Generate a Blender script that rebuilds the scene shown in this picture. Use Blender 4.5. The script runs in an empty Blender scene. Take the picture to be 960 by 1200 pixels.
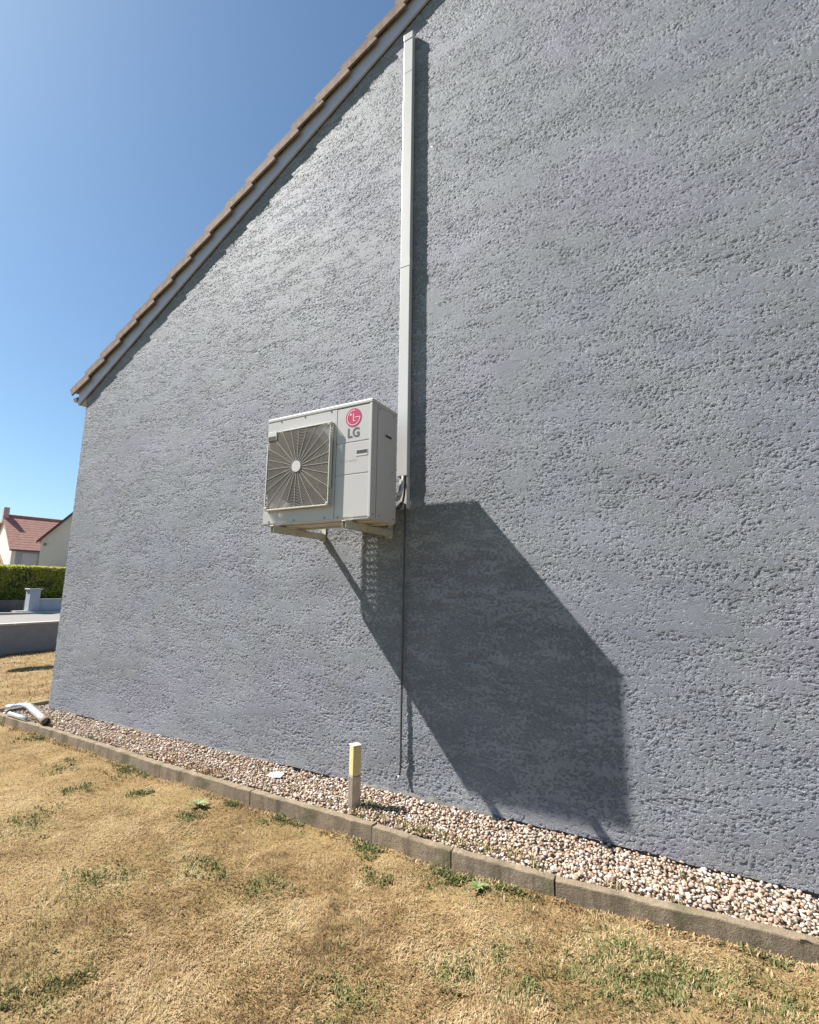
import bpy, bmesh, math, random
import numpy as np
from mathutils import Vector, Matrix
from mathutils import noise as mnoise

rnd = random.Random(7)
nr = np.random.RandomState(11)
sc = bpy.context.scene
col = sc.collection
rad = math.radians

# ------------------------------------------------------------------ camera
CAM = Vector((2.6735, -3.1181, 1.3929))
yaw, pitch, roll, FPX = -0.5042, 0.1621, 0.0122, 565.6535
fwd = Vector((math.sin(yaw) * math.cos(pitch), math.cos(yaw) * math.cos(pitch), math.sin(pitch)))
rgt0 = Vector((math.cos(yaw), -math.sin(yaw), 0))
up0 = rgt0.cross(fwd)
rgt = rgt0 * math.cos(roll) + up0 * math.sin(roll)
upv = up0 * math.cos(roll) - rgt0 * math.sin(roll)
cd = bpy.data.cameras.new('camera')
cam = bpy.data.objects.new('camera', cd)
col.objects.link(cam)
cd.sensor_fit = 'VERTICAL'
cd.sensor_height = 36
cd.lens = 36 * FPX / 1200
cd.clip_start = 0.05
cd.clip_end = 3000
M = Matrix((rgt, upv, -fwd)).transposed().to_4x4()
M.translation = CAM
cam.matrix_world = M
sc.camera = cam

# ------------------------------------------------------------------ light
SUN_TO = Vector((-2.6686, -1.0, 3.3081)).normalized()
w = bpy.data.worlds.new('World')
sc.world = w
w.use_nodes = True
nt = w.node_tree
sky = nt.nodes.new('ShaderNodeTexSky')
sky.sky_type = 'NISHITA'
sky.sun_disc = False
sky.sun_elevation = math.asin(SUN_TO.z)
sky.sun_rotation = math.atan2(SUN_TO.x, SUN_TO.y)
sky.altitude = 100
sky.air_density = 1.0
sky.dust_density = 0.9
sky.ozone_density = 1.6
bg = nt.nodes['Background']
bg.inputs['Strength'].default_value = 0.055
tint = nt.nodes.new('ShaderNodeMix')     # one even white-balance tint for the whole sky
tint.data_type = 'RGBA'
tint.blend_type = 'MULTIPLY'
tint.inputs[0].default_value = 1
tint.inputs[7].default_value = (.86, 1.06, 1.12, 1)
nt.links.new(sky.outputs[0], tint.inputs[6])
nt.links.new(tint.outputs[2], bg.inputs[0])
sl = bpy.data.lights.new('sun', 'SUN')
sl.energy = 5.0
sl.angle = rad(0.53)
sl.color = (1.0, 0.955, 0.89)
so = bpy.data.objects.new('sun', sl)
so.rotation_euler = SUN_TO.to_track_quat('Z', 'Y').to_euler()
col.objects.link(so)
sc.view_settings.view_transform = 'Standard'
sc.view_settings.look = 'None'
sc.view_settings.gamma = 1
sc.view_settings.exposure = 1.25

# ------------------------------------------------------------------ materials
class NT:
    def __init__(s, name):
        s.m = bpy.data.materials.new(name)
        s.m.use_nodes = True
        s.t = s.m.node_tree
        s.b = s.t.nodes['Principled BSDF']
        s.out = s.t.nodes['Material Output']
    def n(s, typ, **kw):
        x = s.t.nodes.new(typ)
        for k, v in kw.items():
            setattr(x, k, v)
        return x
    def l(s, a, b):
        s.t.links.new(a, b)
    def coords(s, scale=(1, 1, 1)):
        tc = s.n('ShaderNodeTexCoord')
        mp = s.n('ShaderNodeMapping')
        mp.inputs['Scale'].default_value = scale
        s.l(tc.outputs['Object'], mp.inputs[0])
        return mp.outputs[0]
    def noise(s, vec, scale, detail=4, rough=.55, dist=0):
        x = s.n('ShaderNodeTexNoise')
        x.inputs['Scale'].default_value = scale
        x.inputs['Detail'].default_value = detail
        x.inputs['Roughness'].default_value = rough
        x.inputs['Distortion'].default_value = dist
        s.l(vec, x.inputs['Vector'])
        return x.outputs['Fac']
    def ramp(s, fac, stops, interp='LINEAR'):
        r = s.n('ShaderNodeValToRGB')
        r.color_ramp.interpolation = interp
        e = r.color_ramp.elements
        while len(e) < len(stops):
            e.new(.5)
        for i, (p, c) in enumerate(stops):
            e[i].position = p
            e[i].color = (c[0], c[1], c[2], 1) if not isinstance(c, (int, float)) else (c, c, c, 1)
        s.l(fac, r.inputs[0])
        return r.outputs[0]
    def maprange(s, v, a, b, c=0, d=1, smooth=False):
        x = s.n('ShaderNodeMapRange')
        if smooth:
            x.interpolation_type = 'SMOOTHSTEP'
        for i, q in enumerate((a, b, c, d)):
            if hasattr(q, 'node'):
                s.l(q, x.inputs[i + 1])
            else:
                x.inputs[i + 1].default_value = q
        s.l(v, x.inputs[0])
        return x.outputs[0]
    def math(s, op, a, b=0.0):
        x = s.n('ShaderNodeMath', operation=op)
        for i, q in enumerate((a, b)):
            if hasattr(q, 'node'):
                s.l(q, x.inputs[i])
            else:
                x.inputs[i].default_value = q
        return x.outputs[0]
    def mix(s, fac, a, b, mode='MIX'):
        x = s.n('ShaderNodeMix', data_type='RGBA', blend_type=mode)
        for i, q in ((0, fac), (6, a), (7, b)):
            if hasattr(q, 'node'):
                s.l(q, x.inputs[i])
            elif i == 0:
                x.inputs[0].default_value = q
            else:
                x.inputs[i].default_value = (q[0], q[1], q[2], 1)
        return x.outputs[2]
    def bump(s, h, strength=.3, dist=.01):
        x = s.n('ShaderNodeBump')
        x.inputs['Strength'].default_value = strength
        x.inputs['Distance'].default_value = dist
        s.l(h, x.inputs['Height'])
        s.l(x.outputs[0], s.b.inputs['Normal'])
    def base(s, c):
        if hasattr(c, 'node'):
            s.l(c, s.b.inputs['Base Color'])
        else:
            s.b.inputs['Base Color'].default_value = (c[0], c[1], c[2], 1)


def simple(name, c, rough=.5, metal=0, var=.12, scale=12, bump=0, bscale=80, spec=.5):
    a = NT(name)
    v = a.coords()
    f = a.noise(v, scale, 5, .6)
    lo = [x * (1 - var) for x in c]
    hi = [min(1, x * (1 + var)) for x in c]
    a.base(a.ramp(f, [(.3, lo), (.7, hi)]))
    a.b.inputs['Roughness'].default_value = rough
    a.b.inputs['Metallic'].default_value = metal
    a.b.inputs['Specular IOR Level'].default_value = spec
    if bump:
        a.bump(a.noise(v, bscale, 4, .6), bump, .004)
    return a.m


def stucco():
    a = NT('grey_blue_crushed_render')
    v = a.coords((1, 1, 1.4))
    vs = a.coords((1, 1, 2.8))
    v2 = a.coords((1, 1, 1))
    n1 = a.noise(v, 43, 5, .64, .4)
    n2 = a.noise(v, 95, 3, .6, 0)
    big = a.noise(vs, 1.5, 4, .6, .6)
    mid = a.noise(vs, 5, 4, .62, .5)
    nn = a.math('ADD', a.math('MULTIPLY', n1, .72), a.math('MULTIPLY', n2, .28))
    # where big is high the trowel has crushed the render flatter: plateaus join
    sh = a.math('ADD', a.maprange(big, .35, .65, -.035, .045), a.maprange(mid, .38, .64, -.035, .075))
    nn = a.math('ADD', nn, sh)
    h = a.maprange(nn, .415, .545, 0, 1)
    grain = a.noise(v2, 260, 3, .7)
    h2 = a.math('ADD', h, a.math('MULTIPLY', grain, .07))
    d = a.n('ShaderNodeDisplacement')
    d.inputs['Midlevel'].default_value = 1
    d.inputs['Scale'].default_value = .0070
    a.l(h2, d.inputs['Height'])
    a.l(d.outputs[0], a.out.inputs['Displacement'])
    a.m.displacement_method = 'BOTH'
    tint = a.noise(v2, .9, 3, .5)
    c = a.ramp(tint, [(.34, (.186, .194, .235)), (.5, (.196, .207, .228)), (.66, (.202, .203, .246))])
    fine = a.noise(v2, 30, 4, .6)
    patch = a.noise(a.coords((1, 1, 1.9)), 1.6, 5, .6, .5)
    c = a.mix(1, c, a.ramp(patch, [(.32, .86), (.5, 1.0), (.68, 1.16)]), 'MULTIPLY')
    c = a.mix(1, c, a.ramp(fine, [(.3, .93), (.7, 1.05)]), 'MULTIPLY')
    # faint dust washed up the foot of the wall
    sep = a.n('ShaderNodeSeparateXYZ')
    a.l(v2, sep.inputs[0])
    foot = a.math('MULTIPLY', a.maprange(sep.outputs[2], .0, .22, 1, 0), a.maprange(mid, .4, .65, 0, .35))
    c = a.mix(foot, c, (.36, .33, .29))
    a.base(c)
    a.b.inputs['Roughness'].default_value = .68
    a.b.inputs['Specular IOR Level'].default_value = .5
    return a.m


def straw_ground():
    a = NT('dry_lawn_ground')
    v = a.coords()
    f1 = a.noise(v, 2.2, 6, .65, .5)
    f2 = a.noise(v, 60, 6, .7, .8)
    f3 = a.noise(v, .25, 4, .6)
    c = a.ramp(f1, [(.25, (0.142, 0.090, 0.038)), (.45, (0.209, 0.142, 0.065)), (.6, (0.257, 0.180, 0.085)), (.8, (0.294, 0.214, 0.114))])
    c = a.mix(1, c, a.ramp(f2, [(.25, .55), (.5, 1.0), (.75, 1.25)]), 'MULTIPLY')
    c = a.mix(a.maprange(f3, .55, .75, 0, .35), c, (.13, .14, .05))
    sp_ = a.n('ShaderNodeSeparateXYZ')
    a.l(v, sp_.inputs[0])          # lawn turns greener out of view, darkened to cut bounce onto the wall
    c = a.mix(a.maprange(sp_.outputs[1], -2.4, -4.5, 0, .8), c, (.10, .115, .042))
    a.base(c)
    a.b.inputs['Roughness'].default_value = .95
    a.b.inputs['Specular IOR Level'].default_value = .1
    a.bump(f2, .6, .01)
    return a.m


def attr_mat(name, stops, rough=.8, spec=.2, transl=0, obj_random=False):
    a = NT(name)
    if obj_random:
        f = a.n('ShaderNodeObjectInfo').outputs['Random']
    else:
        at = a.n('ShaderNodeAttribute', attribute_name='tone')
        f = at.outputs['Fac']
    c = a.ramp(f, stops)
    v = a.coords()
    c = a.mix(1, c, a.ramp(a.noise(v, 90, 4, .6), [(.3, .85), (.7, 1.12)]), 'MULTIPLY')
    a.base(c)
    a.b.inputs['Roughness'].default_value = rough
    a.b.inputs['Specular IOR Level'].default_value = spec
    if transl:
        tr = a.n('ShaderNodeBsdfTranslucent')
        a.l(c, tr.inputs[0])
        mx = a.n('ShaderNodeMixShader')
        mx.inputs[0].default_value = transl
        a.l(a.b.outputs[0], mx.inputs[1])
        a.l(tr.outputs[0], mx.inputs[2])
        a.l(mx.outputs[0], a.out.inputs[0])
    return a.m


def concrete(name, c, var=.25):
    a = NT(name)
    v = a.coords()
    f = a.noise(v, 5, 8, .7, .3)
    g = a.noise(v, 160, 4, .7)
    cc = a.ramp(f, [(.3, [x * (1 - var) for x in c]), (.5, c), (.72, [x * (1 + var) for x in c])])
    st = a.noise(a.coords((5, 5, 1.2)), 1.3, 6, .65, .4)       # rain streaks down the face
    cc = a.mix(a.maprange(st, .5, .70, 0, .6), cc, (.085, .066, .045))
    cc = a.mix(1, cc, a.ramp(g, [(.3, .70), (.6, 1.10)]), 'MULTIPLY')
    li = a.noise(v, 14, 5, .7)
    cc = a.mix(a.maprange(li, .60, .68, 0, .5), cc, (.34, .29, .18))
    mo = a.noise(v, 3.1, 6, .7)
    cc = a.mix(a.maprange(mo, .56, .66, 0, .55), cc, (.10, .10, .045))
    a.base(cc)
    a.b.inputs['Roughness'].default_value = .92
    a.b.inputs['Specular IOR Level'].default_value = .2
    hh = a.math('ADD', g, a.math('MULTIPLY', a.noise(v, 28, 5, .7), 1.6))
    a.bump(hh, .7, .006)
    return a.m


def tile_mat():
    a = NT('weathered_brown_concrete_tile')
    oi = a.n('ShaderNodeObjectInfo').outputs['Random']
    v = a.coords()
    c = a.ramp(oi, [(0, (.15, .09, .07)), (.4, (.205, .125, .095)), (.7, (.175, .12, .10)), (1, (.24, .155, .12))])
    f = a.noise(v, 16, 6, .7, .5)
    c = a.mix(a.maprange(f, .48, .7, 0, .6), c, (.33, .27, .20))
    g = a.noise(v, 130, 5, .7)
    c = a.mix(1, c, a.ramp(g, [(.3, .8), (.7, 1.15)]), 'MULTIPLY')
    a.base(c)
    a.b.inputs['Roughness'].default_value = .9
    a.bump(g, .5, .004)
    return a.m


MT = dict(
    stucco=stucco(),
    ground=straw_ground(),
    tile=tile_mat(),
    board=simple('painted_barge_board', (.40, .405, .52), .5, 0, .06, 4),
    trim=simple('dark_brown_trim', (.06, .04, .035), .7, 0, .2),
    soffit=simple('tan_soffit', (.36, .31, .25), .6, 0, .1),
    metal_white=simple('cream_painted_sheet_metal', (.445, .425, .415), .38, 0, .03, 3),
    plastic_white=simple('cream_plastic', (.50, .48, .46), .45, 0, .04, 6),
    grille=simple('aged_beige_plastic', (.27, .245, .215), .55, 0, .1, 20),
    spoke=simple('cream_grille_spokes', (.50, .475, .44), .5, 0, .05, 20),
    fan=simple('dark_fan_plastic', (.10, .095, .09), .5, 0, .1),
    dark=simple('black_rubber_slot_shade', (.015, .015, .017), .6, 0, .1),  # rubber feet, and the painted shade of the handle slots
    screw=simple('dark_steel_screw', (.16, .15, .15), .4, .6, .1),
    coil=simple('grey_coil_fins', (.30, .30, .30), .5, .3, .15, 60),
    zinc=simple('galvanised_bracket_steel', (.55, .52, .45), .5, .35, .12, 25),
    pvc=simple('white_pvc_trunking', (.51, .495, .49), .35, 0, .05, 3),
    pink=simple('magenta_logo_print', (.42, .012, .075), .4, 0, .02),
    logo_light=simple('pale_logo_print', (.62, .5, .53), .4, 0, .02),
    letter=simple('grey_letter_print', (.09, .09, .10), .4, 0, .02),
    faint=simple('faint_grey_print_patch', (.42, .41, .40), .4, 0, .02),
    foam=simple('grey_pipe_insulation', (.34, .34, .33), .75, 0, .25, 30, .3),
    hose=simple('dark_grey_drain_hose', (.055, .056, .06), .5, 0, .2, 20),
    hosetip=simple('worn_pale_hose_end', (.5, .5, .5), .5, 0, .1),
    yellow=simple('yellowed_lamp_diffuser', (.54, .43, .21), .35, 0, .08, 14),
    cap=simple('pale_lamp_cap', (.62, .57, .44), .4, 0, .1),
    steel=simple('brushed_grey_post', (.36, .32, .27), .42, .55, .18, 30),
    bigpipe=simple('white_pvc_pipe', (.78, .78, .77), .30, .75, .08, 8),
    rust=simple('brown_dirty_pipe_end', (.16, .09, .06), .8, 0, .4, 30),
    paper=simple('white_scrap', (.82, .82, .80), .7, 0, .05),
    kerb=concrete('weathered_concrete_edging', (.245, .192, .135)),
    membrane=simple('dark_grey_membrane', (.13, .125, .115), .85, 0, .4, 18, .5),
    soil=simple('brown_grit', (.16, .115, .08), .95, 0, .35, 40, .6, 90),
    plinth=simple('dark_plinth', (.09, .085, .08), .9, 0, .25, 15, .4),
    garden_wall=simple('grey_blue_wall_render', (.21, .215, .235), .85, 0, .1, 6, .4, 60),
    far_wall=simple('pale_blue_grey_render', (.33, .36, .42), .85, 0, .08, 3),
    coping=simple('pale_coping', (.42, .41, .39), .8, 0, .08),
    street=simple('sun_bleached_asphalt', (.19, .175, .16), .9, 0, .12, 3, .3, 40),
    kerbwhite=simple('pale_kerb_stone', (.42, .405, .38), .85, 0, .08),
    dark_wall=simple('dark_retaining_wall', (.085, .085, .08), .9, 0, .3, 3),
    far_soil=simple('dry_ledge_soil', (.36, .29, .18), .95, 0, .25, 4),
    house_blue=simple('grey_blue_facade', (.22, .26, .31), .8, 0, .05, 1),
    house_white=simple('white_facade', (.50, .49, .475), .8, 0, .05, 1),
    house_cream=simple('cream_facade', (.60, .55, .51), .8, 0, .05, 1),
    shutter=simple('pale_grey_shutter', (.30, .33, .39), .5, 0, .05, 2),
    shutter_frame=simple('grey_shutter_frame', (.25, .28, .33), .5, 0, .05, 2),
    red_tile=simple('pinkish_red_roof_tiles', (.29, .155, .125), .85, 0, .2, 5, .3, 20),
    chimney=simple('grey_chimney_render', (.32, .29, .28), .85, 0, .15, 4),
)
PEB = [(0, (0.172, 0.112, 0.077)), (.10, (0.292, 0.202, 0.142)), (.25, (0.387, 0.292, 0.215)), (.40, (0.447, 0.370, 0.292)), (.50, (0.258, 0.172, 0.120)),
       (.62, (0.361, 0.258, 0.185)), (.74, (0.430, 0.353, 0.284)), (.85, (0.490, 0.439, 0.378)), (.95, (0.568, 0.533, 0.490)), (1, (0.163, 0.129, 0.103))]
MT['pebble_obj'] = attr_mat('pink_cream_pebble', PEB, .75, .3, 0, True)
MT['pebble_tone'] = attr_mat('pink_cream_pebbles_small', PEB, .75, .3)
GR = [(0, (0.132, 0.080, 0.034)), (.2, (0.284, 0.182, 0.091)), (.42, (0.416, 0.291, 0.158)), (.58, (0.529, 0.400, 0.244)), (.66, (0.321, 0.255, 0.114)),
      (.74, (0.198, 0.196, 0.072)), (.86, (0.147, 0.169, 0.057)), (1, (0.095, 0.127, 0.043))]
MT['grass'] = attr_mat('straw_and_green_blades', GR, .7, .25, .25)
MT['hedge'] = attr_mat('yellow_green_hedge_leaves', [(0, (.10, .11, .02)), (.4, (.34, .36, .06)), (.8, (.62, .60, .12)), (1, (.6, .5, .3))], .6, .3, .45)
MT['hedge_core'] = simple('dark_hedge_inside', (.035, .045, .015), .95, 0, .3, 3)
MT['brownleaf'] = attr_mat('reddish_dead_weeds', [(0, (.16, .07, .035)), (.6, (.30, .15, .07)), (1, (.35, .26, .10))], .8, .2, .2)

# ------------------------------------------------------------------ helpers
WORLD = {}   # world location of every parent (all unrotated unless noted)


def empty(name, loc, label=None, cat=None, group=None, kind=None):
    o = bpy.data.objects.new(name, None)
    o.empty_display_size = .1
    o.location = loc
    col.objects.link(o)
    WORLD[o.name] = Vector(loc)
    tag(o, label, cat, group, kind)
    return o


def tag(o, label=None, cat=None, group=None, kind=None):
    if label: o['label'] = label
    if cat: o['category'] = cat
    if group: o['group'] = group
    if kind: o['kind'] = kind
    return o


def link(name, me, mat, parent=None, loc=None):
    """mesh in world coordinates -> object; loc = origin of the object in world"""
    pw = WORLD[parent.name] if parent else Vector((0, 0, 0))
    loc = Vector(loc) if loc is not None else pw
    o = bpy.data.objects.new(name, me)
    col.objects.link(o)
    if mat and not me.materials:
        me.materials.append(mat)
    if parent:
        o.parent = parent
    o.location = loc - pw
    WORLD[o.name] = loc
    return o


def obj(name, bm, mat, parent=None, smooth=False, loc=None):
    pw = WORLD[parent.name] if parent else Vector((0, 0, 0))
    l = Vector(loc) if loc is not None else pw
    bm.transform(Matrix.Translation(-l))
    me = bpy.data.meshes.new(name)
    bmesh.ops.recalc_face_normals(bm, faces=bm.faces)
    bm.to_mesh(me)
    bm.free()
    if smooth:
        me.polygons.foreach_set('use_smooth', [True] * len(me.polygons))
    return link(name, me, mat, parent, l)


def B(*boxes, bevel=0, seg=1):
    bm = bmesh.new()
    for b in boxes:
        add_box(bm, *b, bevel=bevel, seg=seg)
    return bm


def add_box(bm, x0, x1, y0, y1, z0, z1, bevel=0, seg=1):
    t = bmesh.new()
    r = bmesh.ops.create_cube(t, size=1)
    for v in t.verts:
        v.co = Vector((x0 + (v.co.x + .5) * (x1 - x0), y0 + (v.co.y + .5) * (y1 - y0), z0 + (v.co.z + .5) * (z1 - z0)))
    if bevel:
        bmesh.ops.bevel(t, geom=list(t.edges), offset=bevel, segments=seg, affect='EDGES', profile=.6)
    merge(bm, t)


def merge(bm, t):
    me = bpy.data.meshes.new('tmp')
    t.to_mesh(me)
    t.free()
    bm.from_mesh(me)
    bpy.data.meshes.remove(me)


def frame_at(d):
    d = d.normalized()
    a = Vector((0, 0, 1)) if abs(d.z) < .9 else Vector((1, 0, 0))
    u = d.cross(a).normalized()
    return u, d.cross(u).normalized()


def add_tube(bm, pts, r, n=8, caps=True, closed=False):
    pts = [Vector(p) for p in pts]
    rings = []
    N = len(pts)
    rr = r if isinstance(r, (list, tuple)) else [r] * N
    pu = None
    for i, p in enumerate(pts):
        if closed:
            d = pts[(i + 1) % N] - pts[i - 1]
        else:
            d = pts[min(i + 1, N - 1)] - pts[max(i - 1, 0)]
        u, v = frame_at(d)
        if pu is not None:
            q = (pu - d.normalized() * pu.dot(d.normalized()))
            if q.length > 1e-6:
                u = q.normalized()
                v = d.normalized().cross(u)
        pu = u
        rings.append([bm.verts.new(p + (u * math.cos(2 * math.pi * k / n) + v * math.sin(2 * math.pi * k / n)) * rr[i]) for k in range(n)])
    for i in range(N if closed else N - 1):
        a, b = rings[i], rings[(i + 1) % N]
        for k in range(n):
            bm.faces.new((a[k], a[(k + 1) % n], b[(k + 1) % n], b[k]))
    if caps and not closed:
        bm.faces.new(rings[0])
        bm.faces.new(rings[-1])


def T(pts, r, n=8, **k):
    bm = bmesh.new()
    add_tube(bm, pts, r, n, **k)
    return bm


def add_prism_y(bm, poly, y0, y1):
    """poly: (x,z) points, extruded in Y"""
    a = [bm.verts.new((x, y0, z)) for x, z in poly]
    b = [bm.verts.new((x, y1, z)) for x, z in poly]
    n = len(poly)
    for i in range(n):
        bm.faces.new((a[i], a[(i + 1) % n], b[(i + 1) % n], b[i]))
    bm.faces.new(a)
    bm.faces.new(b)


def raw_mesh(name, verts, faces_per, loops, tone=None, smooth=False):
    """verts (n,3) array; all faces have `faces_per` corners; loops flat index array; tone per vertex"""
    me = bpy.data.meshes.new(name)
    nf = len(loops) // faces_per
    me.vertices.add(len(verts))
    me.vertices.foreach_set('co', np.ascontiguousarray(verts, dtype=np.float32).ravel())
    me.loops.add(len(loops))
    me.loops.foreach_set('vertex_index', np.ascontiguousarray(loops, dtype=np.int32))
    me.polygons.add(nf)
    me.polygons.foreach_set('loop_start', np.arange(nf, dtype=np.int32) * faces_per)
    me.polygons.foreach_set('loop_total', np.full(nf, faces_per, dtype=np.int32))
    if smooth:
        me.polygons.foreach_set('use_smooth', np.ones(nf, dtype=bool))
    if tone is not None:
        at = me.attributes.new('tone', 'FLOAT', 'POINT')
        at.data.foreach_set('value', np.ascontiguousarray(tone, dtype=np.float32))
    me.update(calc_edges=True)
    return me


def vnoise(x, y, seed=0):
    """smooth value noise on arrays"""
    xi = np.floor(x).astype(np.int64)
    yi = np.floor(y).astype(np.int64)
    fx = x - xi
    fy = y - yi
    fx = fx * fx * (3 - 2 * fx)
    fy = fy * fy * (3 - 2 * fy)
    def h(a, b):
        n = (a * 374761393 + b * 668265263 + seed * 144665) & 0xffffffff
        n = ((n ^ (n >> 13)) * 1274126177) & 0xffffffff
        return ((n ^ (n >> 16)) & 0xffff) / 65535.0
    return (h(xi, yi) * (1 - fx) + h(xi + 1, yi) * fx) * (1 - fy) + (h(xi, yi + 1) * (1 - fx) + h(xi + 1, yi + 1) * fx) * fy


def fbm(x, y, seed=0, o=4):
    s = 0
    a = .5
    t = 0
    for i in range(o):
        s = s + a * vnoise(x * 2 ** i, y * 2 ** i, seed + i * 17)
        t += a
        a *= .55
    return s / t


# ------------------------------------------------------------------ ground
GZ = -.13


def gheight(x, y):
    near = np.clip(1 - (np.abs(x) - 9) / 3, 0, 1) * np.clip(1 - (np.abs(y) - 6) / 3, 0, 1)
    und = (fbm(x * 1.6, y * 1.6, 3) - .5) * .04 + (fbm(x * 7, y * 7, 5, 4) - .5) * .040
    # banks up slightly where the soil meets the edging
    return GZ + (und + .050 * np.clip((x + 9) / 3, 0, 1)) * near


def axis(fine0, fine1, step, far):
    a = list(np.arange(fine0, fine1 + 1e-6, step))
    d = step
    x = fine1
    while x < far:
        d *= 1.35
        x += d
        a.append(x)
    d = step
    x = fine0
    while x > -far:
        d *= 1.35
        x -= d
        a.insert(0, x)
    return np.array(a)


gx = axis(-12, 5, .06, 900)
gy = axis(-4.5, 6, .06, 900)
GXX, GYY = np.meshgrid(gx, gy, indexing='ij')
gz = gheight(GXX, GYY)
house = (GXX > -4.0) & (GYY > -.30)     # under the gravel and the house the soil stays low
gz = np.where(house, GZ - .02, gz)
vv = np.stack([GXX, GYY, gz], -1).reshape(-1, 3)
ni, nj = len(gx), len(gy)
idx = np.arange(ni * nj).reshape(ni, nj)
q = np.stack([idx[:-1, :-1], idx[1:, :-1], idx[1:, 1:], idx[:-1, 1:]], -1).reshape(-1)
o = link('ground', raw_mesh('ground', vv, 4, q, smooth=True), MT['ground'])
tag(o, 'dried out yellow lawn ground', None, None, 'structure')

# ------------------------------------------------------------------ the house with the gable wall
def rake(x):
    """height of the lower edge of the barge board above x, left slope"""
    return 3.689 + .5754 * (x + 3.895)


XL, XR, XRIDGE, DEPTH = -3.7475, 9.75, 3.0, 8.5
ho = empty('house', (XL, 0, 0), 'grey-blue rendered house whose tall gable wall fills most of the picture', 'house')

# front gable wall as a fine grid that the render relief displaces
def spacing(a, b, f):
    out = [a]
    while out[-1] < b:
        out.append(out[-1] + f(out[-1]))
    out[-1] = b
    return np.array(out)


def px_per_m_x(x):
    d = math.hypot(x - CAM.x, CAM.y)
    return FPX * (819 / 960) * abs(CAM.y) / (d * d) * 1.0 + 4


def px_per_m_z(z):
    d = math.sqrt(CAM.y ** 2 + ((z - CAM.z) * .8) ** 2)
    return FPX * (819 / 960) / d


wx = spacing(XL, 3.9, lambda x: min(max(1.3 / px_per_m_x(x), .0062), .012))
wx = np.concatenate([wx, np.linspace(3.9, XR, 60)[1:]])
wz = spacing(.02, 7.0, lambda z: max(1.0 / px_per_m_z(z), .0062))
wz = np.concatenate([wz, np.linspace(7.0, 7.9, 12)[1:]])
WX, WZ = np.meshgrid(wx, wz, indexing='ij')
top = np.where(WX < XRIDGE, rake(WX), rake(2 * XRIDGE - WX)) + .06
inside = WZ <= top
Zc = np.minimum(WZ, top)
# uneven lower edge of the render
Zc[:, 0] = .022 + .018 * fbm(wx * 5, wx * 0, 9) - .010
vv = np.stack([WX, np.zeros_like(WX), Zc], -1).reshape(-1, 3)
ni, nj = WX.shape
idx = np.arange(ni * nj).reshape(ni, nj)
keep = (inside[:-1, :-1] | inside[1:, :-1])
qq = np.stack([idx[:-1, :-1], idx[1:, :-1], idx[1:, 1:], idx[:-1, 1:]], -1)[keep].reshape(-1)
used, inv = np.unique(qq, return_inverse=True)
me = raw_mesh('wall', vv[used] - np.array([XL, 0, 0]), 4, inv.reshape(-1), smooth=True)
o = link('wall', me, MT['stucco'], ho)
o['label'] = 'grey-blue gable wall in rough crushed render'
# the other walls
hb = bmesh.new()
add_prism_y(hb, [(XL + .003, .03), (XR - .003, .03), (XR - .003, rake(XL) + .05), (XRIDGE, rake(XRIDGE)), (XL + .003, rake(XL) + .05)], .006, DEPTH)
obj('house_body', hb, MT['garden_wall'], ho)
obj('plinth', B((XL + .02, XR - .02, .010, DEPTH - .01, -.3, .0295)), MT['plinth'], ho)

# barge board (left slope and right slope)
SL = math.atan(.5754)
def board(name, x0, x1, dz0, dz1, y0, y1, mat, parent, mirror=False):
    bm = bmesh.new()
    f = (lambda x: 2 * XRIDGE - x) if mirror else (lambda x: x)
    add_prism_y(bm, [(f(x0), rake(x0) + dz0), (f(x1), rake(x1) + dz0), (f(x1), rake(x1) + dz1), (f(x0), rake(x0) + dz1)], y0, y1)
    return obj(name, bm, mat, parent)


for mir in (False, True):
    board('barge_board', -3.90, XRIDGE, 0, .200, -.024, -.006, MT['board'], ho, mir)
    board('trim_strip', -3.88, XRIDGE, -.012, .1, -.0055, .004, MT['trim'], ho, mir)
# soffit box at the foot of the rake
bm = bmesh.new()
add_prism_y(bm, [(-3.895, rake(-3.895) + .003), (XL - .003, rake(-3.895) + .003), (XL - .003, rake(XL) + .04), (-3.895, rake(-3.895) + .12)], -.0045, DEPTH)
obj('soffit', bm, MT['soffit'], ho)
bm = bmesh.new()     # gutter along the eave
pr = []
for k in range(11):
    a = math.pi + math.pi * k / 10
    pr.append((-3.965 + .06 * math.cos(a), rake(-3.965) + .150 + .06 * math.sin(a)))
inner = [(-3.965 + (x + 3.965) * .93, rake(-3.965) + .150 + (z - rake(-3.965) - .150) * .93) for x, z in pr[::-1]]
add_prism_y(bm, pr + inner, -.02, DEPTH)
gut = obj('gutter', bm, MT['board'], ho)
bm = bmesh.new()
add_prism_y(bm, [(x, z) for x, z in pr], -.026, -.0205)
obj('end_cap', bm, MT['trim'], gut)

# roof: base slabs and tiles
rf = empty('roof', (-3.95, 0, rake(-3.95) + .2))
rf.parent = ho
rf.location = WORLD['roof'] - WORLD['house']
for mir in (False, True):
    board('roof_deck', -3.93, XRIDGE, .155, .197, -.005, DEPTH, MT['trim'], rf, mir)
PITCH, TW, TLEN = .301, .30, .43     # horizontal pitch of a course, width, length along the slope


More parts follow.
